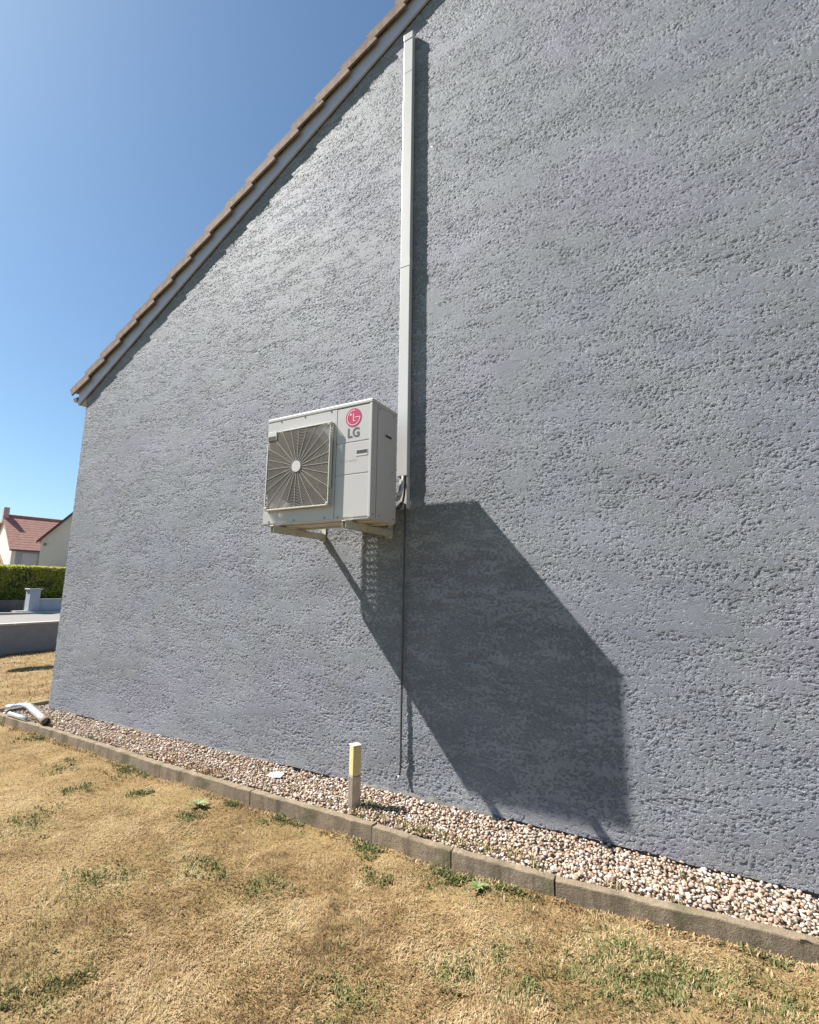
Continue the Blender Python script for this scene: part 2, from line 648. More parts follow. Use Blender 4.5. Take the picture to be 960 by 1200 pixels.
def tile_mesh(verge):
    """u along the slope (up), v across, w normal to the roof"""
    bm = bmesh.new()
    nu = 2
    prof = []
    n = 8
    for k in range(n + 1):
        t = k / n
        prof.append((t * TW, .014 * (1 - math.cos(2 * math.pi * t)) if not verge else .012 * (1 - math.cos(2 * math.pi * t)) * (t > .25)))
    th = .022
    rows = []
    for u, lift in ((0, .052), (TLEN * .5, .026), (TLEN, 0)):
        rows.append(([bm.verts.new((u, v, lift + z + th)) for v, z in prof], [bm.verts.new((u, v, lift + z)) for v, z in prof]))
    for r in range(2):
        (ta, ba), (tb, bb) = rows[r], rows[r + 1]
        for k in range(n):
            bm.faces.new((ta[k], tb[k], tb[k + 1], ta[k + 1]))
            bm.faces.new((ba[k], ba[k + 1], bb[k + 1], bb[k]))
        bm.faces.new((ta[0], ba[0], bb[0], tb[0]))
        bm.faces.new((ta[n], tb[n], bb[n], ba[n]))
    ta, ba = rows[0]
    for k in range(n):
        bm.faces.new((ta[k], ta[k + 1], ba[k + 1], ba[k]))
    ta, ba = rows[2]
    for k in range(n):
        bm.faces.new((ta[k + 1], ta[k], ba[k], ba[k + 1]))
    if verge:   # the skirt that turns down over the barge board
        t = bmesh.new()
        bmesh.ops.create_cube(t, size=1)
        for v in t.verts:
            u = (v.co.x + .5)
            v.co = Vector((u * TLEN * .93, -.020 + (v.co.y + .5) * .0215, (-.068 if v.co.z < 0 else th + .020) + (.052 * (1 - u))))
        bmesh.ops.bevel(t, geom=list(t.edges), offset=.005, segments=1, affect='EDGES')
        merge(bm, t)
    me = bpy.data.meshes.new('tile')
    bmesh.ops.recalc_face_normals(bm, faces=bm.faces)
    bm.to_mesh(me)
    bm.free()
    me.materials.append(MT['tile'])
    return me


vm, fm = tile_mesh(True), tile_mesh(False)
ncourse = int((XRIDGE + 3.97) / PITCH)
slot = []
for c_ in range(ncourse + 1):
    x = -4.001 + c_ * PITCH
    z = rake(x) + .203
    for r_ in range(0, 6):
        y = -.052 + r_ * TW
        if x + TLEN * math.cos(SL) > XRIDGE + .1 and r_:
            pass
        o = bpy.data.objects.new('tile', vm if r_ == 0 else fm)
        col.objects.link(o)
        o.parent = rf
        o.location = Vector((x, y, z)) - WORLD['roof']
        o.rotation_euler = (rnd.uniform(-.006, .006), -SL + rnd.uniform(-.007, .007), rnd.uniform(-.005, .005))
# rest of both slopes: same tiles, joined
src = bmesh.new()
src.from_mesh(fm)
fv = np.array([v.co[:] for v in src.verts])
src.faces.ensure_lookup_table()
fl = []
for f in src.faces:
    ix = [v.index for v in f.verts]
    fl.append(ix)
src.free()
fl = np.array(fl)
allv, alll = [], []
k = 0
for side in (0, 1):
    for c_ in range(ncourse + 1):
        for r_ in range(6 if side == 0 else 0, 29):
            x = -4.001 + c_ * PITCH
            p = np.stack([x + fv[:, 0] * math.cos(SL) - fv[:, 2] * math.sin(SL), -.052 + r_ * TW + fv[:, 1], rake(x) + .203 + fv[:, 0] * math.sin(SL) + fv[:, 2] * math.cos(SL)], -1)
            if side:
                p[:, 0] = 2 * XRIDGE - p[:, 0]
            allv.append(p)
            alll.append((fl + k).ravel())
            k += len(fv)
me = raw_mesh('tiles', np.concatenate(allv) - np.array(WORLD['roof']), 4, np.concatenate(alll))
o = link('tiles', me, MT['tile'], rf)
o['kind'] = 'stuff'
bm = bmesh.new()
add_tube(bm, [(XRIDGE, -.05, rake(XRIDGE) + .20), (XRIDGE, DEPTH, rake(XRIDGE) + .20)], .12, 10)
obj('ridge_cap', bm, MT['tile'], rf)

# ------------------------------------------------------------------ outdoor unit
YB, YF, ZA, HA, WA = -.199, -.529, 1.8575, .8216, .95
ZT = ZA + HA
ac = empty('air_conditioner_outdoor_unit', (WA / 2, (YB + YF) / 2, ZA),
           'boxy cream outdoor air conditioner unit with square fan grille, held off the wall on brackets', 'air conditioner')
m = MT['metal_white']
# left front panel with a round fan opening
bm = bmesh.new()
FCX, FCZ, FR = .335, 2.262, .268
x0, x1, z0, z1 = .0, .655, ZA + .012, ZT - .030
per = []
N = 64
for k in range(N):
    a = 2 * math.pi * k / N + math.pi / 4
    dx, dz = math.cos(a), math.sin(a)
    s = min(((x1 - FCX) if dx > 0 else (FCX - x0)) / max(abs(dx), 1e-6), ((z1 - FCZ) if dz > 0 else (FCZ - z0)) / max(abs(dz), 1e-6))
    per.append((FCX + dx * s, FCZ + dz * s, FCX + dx * FR, FCZ + dz * FR))
# snap nearest samples to the corners
for cx, cz in ((x0, z0), (x0, z1), (x1, z0), (x1, z1)):
    i = min(range(N), key=lambda j: (per[j][0] - cx) ** 2 + (per[j][1] - cz) ** 2)
    per[i] = (cx, cz, per[i][2], per[i][3])
Y0, Y1 = YF, YF + .004
O = [bm.verts.new((p[0], Y0, p[1])) for p in per]
I = [bm.verts.new((p[2], Y0, p[3])) for p in per]
J = [bm.verts.new((p[2] * .97 + FCX * .03, Y0 + .11, p[3] * .97 + FCZ * .03)) for p in per]
O2 = [bm.verts.new((p[0], Y0 + .02, p[1])) for p in per]
for k in range(N):
    j = (k + 1) % N
    bm.faces.new((O[k], O[j], I[j], I[k]))
    bm.faces.new((I[k], I[j], J[j], J[k]))
    bm.faces.new((O[j], O[k], O2[k], O2[j]))
obj('front_panel', bm, m, ac)
# right front service panel in three fields separated by shallow grooves
bm = bmesh.new()
zs = [ZA + .012, 2.166, 2.392, ZT - .030]
for a, b in zip(zs[:-1], zs[1:]):
    add_box(bm, .6575, WA - .002, YF + .0008, YF + .02, a + .003, b - .003, bevel=.0022)
add_box(bm, .66, WA - .006, YF + .004, YF + .018, ZA + .02, ZT - .035)
obj('service_panel', bm, m, ac)
obj('top_panel', B((-.004, WA + .004, YF - .003, YB + .003, ZT - .028, ZT), bevel=.006, seg=2), m, ac)
obj('base_pan', B((.004, WA - .004, YF + .004, YB - .004, ZA - .002, ZA + .030), bevel=.004), m, ac)
obj('base_ribs', B((.02, .93, YF + .06, YF + .09, ZA - .012, ZA - .002), (.02, .93, YB - .09, YB - .06, ZA - .012, ZA - .002), bevel=.003), m, ac)
sp = obj('side_panel', B((WA - .006, WA, YF + .022, YB, ZA + .006, ZT - .029), bevel=.0015), m, ac)
obj('seam', B((WA, WA + .0012, YF + .066, YF + .070, ZA + .01, ZT - .03)), MT['screw'], sp)
obj('corner_post', B((WA - .02, WA + .001, YF - .0005, YF + .021, ZA + .006, ZT - .029), bevel=.004, seg=2), m, ac)
NOTX, NOTY = .135, .055
obj('side_panel', B((0, .006, YF + .022, YB - NOTY, ZA + .03, ZT - .029)), m, ac)
obj('rear_panel', B((NOTX, WA - .007, YB - .008, YB, ZA + .03, ZT - .029)), MT['coil'], ac)
obj('coil', B((.014, NOTX - .002, YB - NOTY - .012, YB - NOTY - .001, ZA + .031, ZT - .03), (NOTX - .012, NOTX - .0015, YB - NOTY, YB - .009, ZA + .031, ZT - .03)), MT['coil'], ac)
# open bars at the rear left corner; sun slips between them onto the wall
gb = bmesh.new()
z = ZA + .035
while z < ZT - .05:
    hb0 = .026 if z < 2.42 else .05
    add_box(gb, .012, NOTX - .003, YB - .004, YB, z, z + hb0)
    add_box(gb, 0, .003, YB - NOTY + .001, YB - .012, z + .012, z + .022)
    z += .052
add_box(gb, -.001, .012, YB - .012, YB + .001, ZA + .03, ZT - .029)
obj('coil_guard', gb, MT['metal_white'], ac)
# fan
fan = bmesh.new()
add_tube(fan, [(FCX, YF + .05, FCZ), (FCX, YF + .10, FCZ)], .065, 20)
for k in range(3):
    a0 = 2 * math.pi * k / 3 + .5
    va = []
    for s in range(7):
        r = .06 + (.245 - .06) * s / 6
        sw = .25 * s / 6
        for t, yy in ((-.45, .035), (.0, .075), (.45, .105)):
            a = a0 + sw + t * (1 + .25 * s / 6)
            va.append(fan.verts.new((FCX + r * math.cos(a), YF + yy, FCZ + r * math.sin(a))))
    for s in range(6):
        for t in range(2):
            i = s * 3 + t
            fan.faces.new((va[i], va[i + 1], va[i + 4], va[i + 3]))
obj('fan', fan, MT['fan'], ac, True)
obj('coil_back', B((.02, .64, YB - .10, YB - .075, ZA + .04, ZT - .04)), MT['coil'], ac)
# square guard standing 35 mm proud
GX0, GX1, GZ0, GZ1, GP = .040, .632, 1.960, 2.555, .038
gfy = YF - GP
g = empty('fan_grille', ((GX0 + GX1) / 2, YF, GZ0))
g.parent = ac
g.location = WORLD['fan_grille'] - WORLD['air_conditioner_outdoor_unit']
fb = bmesh.new()
t_ = .009
for b in ((GX0, GX1, GZ0, GZ0 + t_), (GX0, GX1, GZ1 - t_, GZ1), (GX0, GX0 + t_, GZ0 + t_, GZ1 - t_), (GX1 - t_, GX1, GZ0 + t_, GZ1 - t_)):
    add_box(fb, b[0], b[1], gfy, gfy + .007, b[2], b[3], bevel=.0015)
# thin side skirts with diagonal lattice near the corners
def skirt(ax, pos, lo, hi):
    L = hi - lo
    def bx(a, b, ya, yb):
        if ax == 'z':
            add_box(fb, a, b, ya, yb, pos, pos + .003)
        else:
            add_box(fb, pos, pos + .003, ya, yb, a, b)
    bx(lo + .13, hi - .13, gfy + .007, YF - .0005)
    bx(lo, hi, YF - .006, YF - .0005)
    for s0, s1 in ((lo, lo + .13), (hi - .13, hi)):
        k = s0
        while k < s1 - .006:
            bx(k, k + .006, gfy + .007, YF - .006)
            k += .0175
skirt('z', GZ0 + .001, GX0, GX1)
skirt('z', GZ1 - .004, GX0, GX1)
skirt('x', GX0 + .001, GZ0, GZ1)
skirt('x', GX1 - .004, GZ0, GZ1)
obj('frame', fb, MT['spoke'], g)
rb = bmesh.new()
hx, hz = .335, 2.265


def clip_ring(r):
    """pieces of a circle that lie inside the square guard"""
    n = 96
    pcs, cur = [], []
    for k in range(n + 1):
        a = 2 * math.pi * k / n
        x, z = hx + r * math.cos(a), hz + r * math.sin(a)
        if GX0 + .006 < x < GX1 - .006 and GZ0 + .006 < z < GZ1 - .006:
            cur.append((x, z))
        elif cur:
            pcs.append(cur)
            cur = []
    if cur:
        pcs.append(cur)
    return pcs


def ribbon(bm, pts, wd, y0, y1):
    """flat-sided wire following (x,z) points"""
    vs = []
    n = len(pts)
    for i, (x, z) in enumerate(pts):
        ax, az = pts[max(i - 1, 0)]
        bx_, bz = pts[min(i + 1, n - 1)]
        dx, dz = bx_ - ax, bz - az
        l = math.hypot(dx, dz) or 1
        nx, nz = -dz / l * wd / 2, dx / l * wd / 2
        vs.append([bm.verts.new((x + nx, y0, z + nz)), bm.verts.new((x - nx, y0, z - nz)), bm.verts.new((x - nx, y1, z - nz)), bm.verts.new((x + nx, y1, z + nz))])
    for i in range(n - 1):
        for k in range(4):
            bm.faces.new((vs[i][k], vs[i][(k + 1) % 4], vs[i + 1][(k + 1) % 4], vs[i + 1][k]))


r = .048
while r < .41:
    for pc in clip_ring(r):
        if len(pc) > 1:
            ribbon(rb, pc, .0032, gfy + .003, gfy + .013)
    r += .0112
o = obj('ring_wires', rb, MT['grille'], g)
sb = bmesh.new()
for k in range(24):
    a = 2 * math.pi * k / 24 + .05
    pts = []
    for s in range(30):
        rr = .036 + s * .0135
        aa = a + .04 * (rr / .3)
        x, z = hx + rr * math.cos(aa - .1), hz + rr * math.sin(aa - .1)
        if not (GX0 + .004 < x < GX1 - .004 and GZ0 + .004 < z < GZ1 - .004):
            break
        pts.append((x, z))
    ribbon(sb, pts, .0020, gfy + .0005, gfy + .0029)
obj('spokes', sb, MT['spoke'], g)
hbm = bmesh.new()
add_tube(hbm, [(hx, gfy - .004, hz), (hx, gfy + .014, hz)], .041, 32)
obj('hub', hbm, MT['plastic_white'], g)
tb = obj('corner_tab', B((GX0 + .001, GX0 + .088, gfy - .003, gfy + .006, GZ1 - .062, GZ1 + .004), bevel=.002), MT['plastic_white'], g)
obj('slot', B((GX0 + .006, GX0 + .080, gfy - .0042, gfy - .003, GZ1 - .058, GZ1 - .034)), MT['dark'], tb)  # raised black plate, the slot's shade put into its colour
for x, z in ((GX0 + .012, GZ0 + .012), (GX1 - .012, GZ0 + .012), (GX1 - .012, GZ1 - .012)):
    c_ = obj('corner_clip', B((x - .011, x + .011, gfy - .002, gfy + .004, z - .011, z + .011), bevel=.002), MT['plastic_white'], g)
    obj('screw', T([(x, gfy - .0035, z), (x, gfy - .001, z)], .004, 8), MT['screw'], c_)
# pull on the service panel; a raised black plate paints the slot's shade
rc = obj('handle_recess', B((.826, .920, YF - .0012, YF + .0007, 2.288, 2.330)), MT['plastic_white'], ac)
obj('slot', B((.831, .915, YF - .0022, YF - .0013, 2.303, 2.326)), MT['dark'], rc)
# screws
for x, z in ((.13, ZT - .033), (.36, ZT - .033), (.60, ZT - .033), (.30, ZA + .024), (.58, ZA + .024), (.69, ZA + .020), (.06, ZA + .024)):
    obj('screw', T([(x, YF - .004, z), (x, YF + .002, z)], .006, 8), MT['screw'], ac)
for y, z in ((YF + .10, ZT - .045), (YB - .05, ZT - .045), (YF + .035, ZA + .03), (YF + .11, ZA + .03), (YB - .03, ZA + .03), (YB - .06, 2.22)):
    obj('screw', T([(WA - .001, y, z), (WA + .003, y, z)], .0055, 8), MT['screw'], ac)
hs = obj('side_handle', B((WA, WA + .003, YB - .17, YB - .07, 2.44, 2.50), bevel=.001), m, ac)
obj('slot', B((WA + .0031, WA + .004, YB - .160, YB - .080, 2.455, 2.472)), MT['dark'], hs)  # black strip painted as the shade inside the hand slot
obj('side_patch', B((WA + .0003, WA + .0012, YB - .15, YB - .06, 2.16, 2.34)), MT['faint'], ac)  # thin faintly grey patch on the side panel
# vertical seam above the grille
obj('panel_joint', B((.6553, .6572, YF + .003, YF + .01, ZA + .02, ZT - .03)), MT['screw'], ac)

# emblem
LCX, LCZ, LR = .797, 2.566, .066
yl = YF - .0007


def disc(bm, cx, cz, r, y, n=48):
    bm.faces.new([bm.verts.new((cx + r * math.cos(2 * math.pi * k / n), y, cz + r * math.sin(2 * math.pi * k / n))) for k in range(n)])


bm = bmesh.new()
disc(bm, LCX, LCZ, LR, yl)
em = obj('emblem', bm, MT['pink'], ac)
bm = bmesh.new()
def arc(bm, cx, cz, r, a0, a1, wd, y, n=40):
    vs = []
    for k in range(n + 1):
        a = rad(a0 + (a1 - a0) * k / n)
        vs.append((bm.verts.new((cx + (r - wd / 2) * math.cos(a), y, cz + (r - wd / 2) * math.sin(a))), bm.verts.new((cx + (r + wd / 2) * math.cos(a), y, cz + (r + wd / 2) * math.sin(a)))))
    for k in range(n):
        bm.faces.new((vs[k][0], vs[k][1], vs[k + 1][1], vs[k + 1][0]))
def flat(bm, x0, x1, z0, z1, y):
    bm.faces.new([bm.verts.new(p) for p in ((x0, y, z0), (x1, y, z0), (x1, y, z1), (x0, y, z1))])
yl2 = yl - .0006
arc(bm, LCX, LCZ, LR * .80, 78, 360, LR * .085, yl2)
flat(bm, LCX + LR * .20, LCX + LR * .84, LCZ - LR * .045, LCZ + LR * .045, yl2 - .0002)
flat(bm, LCX - LR * .06, LCX + LR * .05, LCZ - LR * .42, LCZ + LR * .45, yl2 - .0002)
flat(bm, LCX - LR * .06, LCX + LR * .26, LCZ - LR * .42, LCZ - LR * .32, yl2 - .0004)
disc(bm, LCX - LR * .36, LCZ + LR * .36, LR * .12, yl2 - .0002, 16)
obj('emblem_lines', bm, MT['logo_light'], em)


def text(name, s, size, x, z, y, mat, parent, squeeze=1.0, bold=0.0):
    cu = bpy.data.curves.new(name, 'FONT')
    cu.body = s
    cu.size = size
    cu.offset = bold
    cu.resolution_u = 3
    t = bpy.data.objects.new(name, cu)
    col.objects.link(t)
    bpy.context.view_layer.update()
    me = bpy.data.meshes.new_from_object(t)
    bpy.data.objects.remove(t)
    me.materials.clear()
    pts = np.array([v.co[:] for v in me.vertices])
    mn = pts.min(0)
    pw = WORLD[parent.name]
    for v in me.vertices:
        v.co = Vector((x + (v.co.x - mn[0]) * squeeze, y, z + (v.co.y - mn[1]))) - pw
    me.name = name
    return link(name, me, mat, parent)


text('letters', 'LG', .093, .752, 2.424, YF - .0007, MT['letter'], ac, .92, .002)
text('small_print', 'Smart Inverter', .024, .690, 2.258, YF - .0007, MT['faint'], ac)

# wall brackets
def bracket(x, label, bw=.032):
    b = empty('wall_bracket', (x, 0, 1.70), label, 'bracket', 'wall brackets under the outdoor unit')
    arm = bmesh.new()
    add_box(arm, x - bw / 2, x + bw / 2, -.595, -.006, 1.839, 1.8435, bevel=.001)
    add_box(arm, x - bw / 2, x - bw / 2 + .004, -.590, -.006, 1.795, 1.8385, bevel=.001)
    add_box(arm, x + bw / 2 - .004, x + bw / 2, -.590, -.006, 1.795, 1.8385, bevel=.001)
    obj('arm', arm, MT['zinc'], b)
    obj('upright', B((x - bw / 2 - .004, x + bw / 2 + .004, -.0055, .0, 1.785, 1.95), (x - bw / 2 - .004, x - bw / 2, -.040, -.006, 1.785, 1.86), bevel=.001), MT['zinc'], b)
    for yy in (YF + .05, YB - .05):
        obj('rubber_foot', B((x - .02, x + .02, yy - .02, yy + .02, 1.844, ZA - .0125), bevel=.002), MT['dark'], b)
    for zz in (1.805, 1.925):
        obj('bolt', T([(x, -.014, zz), (x, -.0055, zz)], .009, 6), MT['screw'], b)
    return b


bracket(.155, 'steel wall bracket under the fan side of the outdoor unit')
bracket(.79, 'steel wall bracket under the end of the outdoor unit nearest the white trunking')

# ------------------------------------------------------------------ trunking
TX0, TX1, TD = .868, .955, .050
tr = empty('cable_trunking', (.91, 0, 2.0), 'tall white plastic cable trunking running up the gable wall beside the unit', 'trunking')
obj('backplate', B((TX0 + .004, TX1 - .005, -.0035, 0, 2.0, 6.26)), MT['pvc'], tr)
for a, b in ((2.245, 4.02), (4.0225, 5.86), (5.8625, 6.20)):
    obj('cover', B((TX0, TX1, -TD, -.004, a, b), bevel=.004, seg=2), MT['pvc'], tr)
obj('end_cap', B((TX0 - .003, TX1 + .003, -TD - .003, -.004, 6.2025, 6.275), bevel=.006, seg=2), MT['pvc'], tr)
obj('coupling', B((TX0 - .002, TX1 + .002, -TD - .002, -.004, 3.985, 4.055), bevel=.002), MT['pvc'], tr)
obj('side_flange', B((TX1 - .004, TX1 + .0005, -TD + .004, -.004, 2.0, 2.243), bevel=.001), MT['pvc'], tr)


def bez(p0, p1, p2, p3, n=14):
    p0, p1, p2, p3 = map(Vector, (p0, p1, p2, p3))
    return [p0 * (1 - t) ** 3 + p1 * 3 * t * (1 - t) ** 2 + p2 * 3 * t * t * (1 - t) + p3 * t ** 3 for t in [k / n for k in range(n + 1)]]


def tagmesh(name, bm, mat, label, cat, smooth=True, loc=None, group=None):
    return tag(obj(name, bm, mat, None, smooth, loc), label, cat, group)


tagmesh('refrigerant_pipe', T(bez((.897, -.022, 2.26), (.905, -.045, 2.02), (.90, -.12, 2.03), (.86, -.19, 2.10)), .017, 10), MT['foam'],
        'thicker grey insulated pipe curving from the trunking bottom to the back of the unit', 'pipe', loc=(.897, -.022, 2.26))
tagmesh('electric_cable', T(bez((.930, -.030, 2.26), (.945, -.055, 1.93), (.92, -.13, 1.95), (.87, -.20, 2.03)), .008, 8), MT['hose'],
        'thin dark cable looping below the trunking bottom behind the unit', 'cable', loc=(.93, -.03, 2.26))
tagmesh('copper_line', T(bez((.915, -.040, 2.25), (.935, -.062, 2.06), (.91, -.10, 2.06), (.87, -.20, 2.16)), .010, 8), MT['pvc'],
        'white wrapped pipe between the grey pipe and the dark cable at the trunking bottom', 'pipe', loc=(.915, -.04, 2.25))
# drain hose down the wall
hz_ = []
for k in range(34):
    z = 2.03 - k * (2.03 - .24) / 33
    hz_.append((.922 - .004 * math.sin(z * 2.2), -.020 - .003 * math.sin(z * 5), z))
hz_ += [(.918, -.021, .20), (.917, -.025, .17), (.916, -.034, .145)]
dh = empty('drain_hose', (.918, -.02, .15), 'thin dark drain hose hanging down the wall below the trunking', 'hose')
bm = bmesh.new()
add_tube(bm, [(.90, -.10, 1.99), (.915, -.06, 2.04)] + hz_, .0075, 8)
obj('tube', bm, MT['hose'], dh, True)
obj('tube_end', T([(.916, -.034, .146), (.9155, -.040, .128)], .0085, 8), MT['hosetip'], dh, True)
for zz in (.30, 1.20):
    c_ = bmesh.new()
    add_tube(c_, [(.918 + .011 * math.cos(a), -.022 + .011 * math.sin(a), zz) for a in [2 * math.pi * k / 12 for k in range(12)]], .0022, 5, closed=True)
    add_tube(c_, [(.930, -.020, zz), (.944, -.022, zz - .012), (.952, -.018, zz - .03)], .0018, 5)
    obj('clip', c_, MT['hose'], dh)

# ------------------------------------------------------------------ gravel strip, edging
KB = [(-4.06, -.385), (-3.05, -.400), (-2.03, -.425), (-1.02, -.466), (-.02, -.475), (.98, -.462), (1.50, -.486), (2.05, -.478), (3.09, -.382), (4.1, -.33), (5.1, -.30), (6.2, -.29)]


def edge_y(x):
    return np.interp(x, [p[0] for p in KB], [p[1] for p in KB])


ed = empty('concrete_edging', (0, -.45, GZ), 'low weathered concrete edging between the gravel strip and the dry lawn', 'edging')
for i in range(len(KB) - 1):
    (xa, ya), (xb, yb) = KB[i], KB[i + 1]
    L = math.hypot(xb - xa, yb - ya)
    an = math.atan2(yb - ya, xb - xa)
    bm = bmesh.new()
    g1, g2 = .003, .003
    n = 8
    bmesh.ops.create_cube(bm, size=1)
    bmesh.ops.subdivide_edges(bm, edges=[e for e in bm.edges if abs(e.verts[0].co.x - e.verts[1].co.x) > .5], cuts=24)
    for v in bm.verts:
        v.co = Vector(((g1 + (v.co.x + .5) * (L - g1 - g2)), (v.co.y + .5) * .052, -.24 + (v.co.z + .5) * .246))
    bmesh.ops.bevel(bm, geom=[e for e in bm.edges if abs(e.verts[0].co.z - e.verts[1].co.z) < .01 and e.verts[0].co.z > -.01], offset=.006, segments=2, affect='EDGES', profile=.6)
    for v in bm.verts:
        d = mnoise.noise_vector(Vector((v.co.x * 14 + i * 9, v.co.y * 30, v.co.z * 30))) * .0040
        d += mnoise.noise_vector(Vector((v.co.x * 41 + i * 9, v.co.y * 40, v.co.z * 40))) * .0026
        v.co += d
    dz = rnd.uniform(-.004, .004)
    bm.transform(Matrix.Translation((xa, ya, dz)) @ Matrix.Rotation(an, 4, 'Z') @ Matrix.Rotation(rnd.uniform(-.03, .03), 4, 'X'))
    obj('edging_stone', bm, MT['kerb'], ed, loc=(xa, ya, GZ))
# return edging past the corner of the house
ed2 = empty('return_edging', (-4.08, 0, GZ), 'dark concrete edging running away past the far corner of the house', 'edging')
y = -.34
while y < 7:
    obj('edging_stone', B((-4.13, -4.075, y + .003, y + .997, -.3, .035), bevel=.006), MT['kerb'], ed2, loc=(-4.1, y, GZ))
    y += 1.0

gbed = empty('gravel_bed', (0, -.2, -.05), 'strip of pink and cream pebbles at the foot of the wall', None, None, 'structure')
xs = np.linspace(-4.075, 6.2, 160)
rows = []
for t in np.linspace(0, 1, 9):
    yy = edge_y(xs) + .052 + (0.008 - edge_y(xs) - .052) * t
    rows.append(np.stack([xs, yy, -.026 + .012 * fbm(xs * 4, yy * 8, 4)], -1))
vv = np.stack(rows, 1)
n1, n2 = vv.shape[:2]
idx = np.arange(n1 * n2).reshape(n1, n2)
q = np.stack([idx[:-1, :-1], idx[1:, :-1], idx[1:, 1:], idx[:-1, 1:]], -1).reshape(-1)
link('grit', raw_mesh('grit', vv.reshape(-1, 3) - np.array([0, -.2, -.05]), 4, q, smooth=True), MT['soil'], gbed)
obj('grit', B((-4.074, XL - .001, .0, 7.5, -.08, -.022)), MT['soil'], gbed)


def hull_pebble(seed):
    r = random.Random(seed)
    bm = bmesh.new()
    sx, sy, sz = r.uniform(.85, 1.25), r.uniform(.65, 1.0), r.uniform(.5, .8)
    pts = []
    for k in range(15):
        z = 1 - 2 * (k + .5) / 15
        a = k * 2.39996 + r.uniform(-.3, .3)
        q = math.sqrt(1 - z * z)
        m_ = r.uniform(.82, 1.08)
        pts.append(bm.verts.new((q * math.cos(a) * sx * m_, q * math.sin(a) * sy * m_, z * sz * m_)))
    bmesh.ops.convex_hull(bm, input=pts)
    for v in [v for v in bm.verts if not v.link_faces]:
        bm.verts.remove(v)
    bmesh.ops.triangulate(bm, faces=bm.faces)
    bm.verts.index_update()
    return bm


pm = []
for s in range(10):
    bm = hull_pebble(s)
    v = np.array([v.co[:] for v in bm.verts])
    f = np.array([[q.index for q in f.verts] for f in bm.faces])
    me = bpy.data.meshes.new('pebble')
    bm.to_mesh(me)
    bm.free()
    me.materials.append(MT['pebble_obj'])
    pm.append((v, f, me))
# candidate stones on a jittered grid, two layers
st = []
for layer, (zz, stp) in enumerate(((-.008, .0160), (.006, .0215))):
    for x in np.arange(-4.06, 4.6, stp):
        e = float(edge_y(x)) + .056
        for y in np.arange(e, -.004, stp):
            px = x + nr.uniform(-.5, .5) * stp
            py = y + nr.uniform(-.5, .5) * stp
            if layer and vnoise(np.array([px * 7.]), np.array([py * 9.]), 3)[0] < .22:
                continue
            if py < e or py > -.004:
                continue
            if abs(px - .73) < .05 and abs(py + .30) < .05:
                continue
            sz = nr.choice([.0080, .0105, .0130, .0165], p=[.42, .34, .18, .06]) * nr.uniform(.9, 1.12)
            hz2 = zz + nr.uniform(-.004, .009) + .012 * max(0, 1 + (py - .0) / .15) + .010 * (fbm(np.array([px * 3.]), np.array([py * 5.]), 8)[0] - .5) - (.010 if py < e + .02 else 0)
            st.append((px, py, hz2, sz))
for y in np.arange(.02, 2.5, .022):       # round the corner
    for x in np.arange(-4.06, XL - .01, .022):
        st.append((x + nr.uniform(-.01, .01), y + nr.uniform(-.01, .01), -.008, nr.uniform(.009, .014)))
st = np.array(st)
dist = np.linalg.norm(st[:, :3] - np.array(CAM), axis=1)
infr = (st[:, 0] < 3.07) & (st[:, 2] > -.004)
score = np.where(infr, st[:, 3] / dist, 0)
order = np.argsort(-score)
big, rest = order[:300], order[300:]
for i in big:
    x, y, z, s = st[i]
    o = bpy.data.objects.new('pebble', pm[i % 10][2])
    col.objects.link(o)
    o.parent = gbed
    o.location = Vector((x, y, z)) - WORLD['gravel_bed']
    o.rotation_euler = (nr.uniform(-.5, .5), nr.uniform(-.5, .5), nr.uniform(0, 6.28))
    o.scale = (s, s, s)
V, Lp, Tn = [], [], []
k = 0
for i in rest:
    x, y, z, s = st[i]
    v, f, _ = pm[i % 10]
    a, b = nr.uniform(0, 6.28), nr.uniform(-.6, .6)
    ca, sa, cb, sb_ = math.cos(a), math.sin(a), math.cos(b), math.sin(b)
    p = v * s
    p = np.stack([p[:, 0], p[:, 1] * cb - p[:, 2] * sb_, p[:, 1] * sb_ + p[:, 2] * cb], -1)
    p = np.stack([p[:, 0] * ca - p[:, 1] * sa + x, p[:, 0] * sa + p[:, 1] * ca + y, p[:, 2] + z], -1)
    V.append(p)
    Lp.append((f + k).ravel())
    Tn.append(np.full(len(p), nr.rand()))
    k += len(p)
me = raw_mesh('pebbles', np.concatenate(V) - np.array([0, -.2, -.05]), 3, np.concatenate(Lp), np.concatenate(Tn))
o = link('pebbles', me, MT['pebble_tone'], gbed)
o['kind'] = 'stuff'

# crumpled membrane showing between render and gravel
def membrane(xa, xb, seed, label):
    bm = bmesh.new()
    n = int((xb - xa) / .02)
    prev = None
    for k in range(n + 1):
        x = xa + (xb - xa) * k / n
        t = k / n
        env = math.sin(math.pi * t) ** .35
        wv = mnoise.noise(Vector((x * 5, seed, 0)))
        w2 = mnoise.noise(Vector((x * 11, seed + 5, 0)))
        yt = -.006 - .012 * env - .014 * abs(wv)
        zt = .022 + env * (.022 + .022 * w2)
        cur = [bm.verts.new((x, yt * .6, -.02)), bm.verts.new((x, yt, zt)), bm.verts.new((x, yt + .0035, zt + .001)), bm.verts.new((x, yt * .6 + .0035, -.02))]
        if prev:
            for a in range(3):
                bm.faces.new((prev[a], cur[a], cur[a + 1], prev[a + 1]))
        prev = cur
    return tagmesh('membrane_edge', bm, MT['membrane'], label, 'membrane', loc=((xa + xb) / 2, -.01, -.02), group='membrane edges at the wall foot')


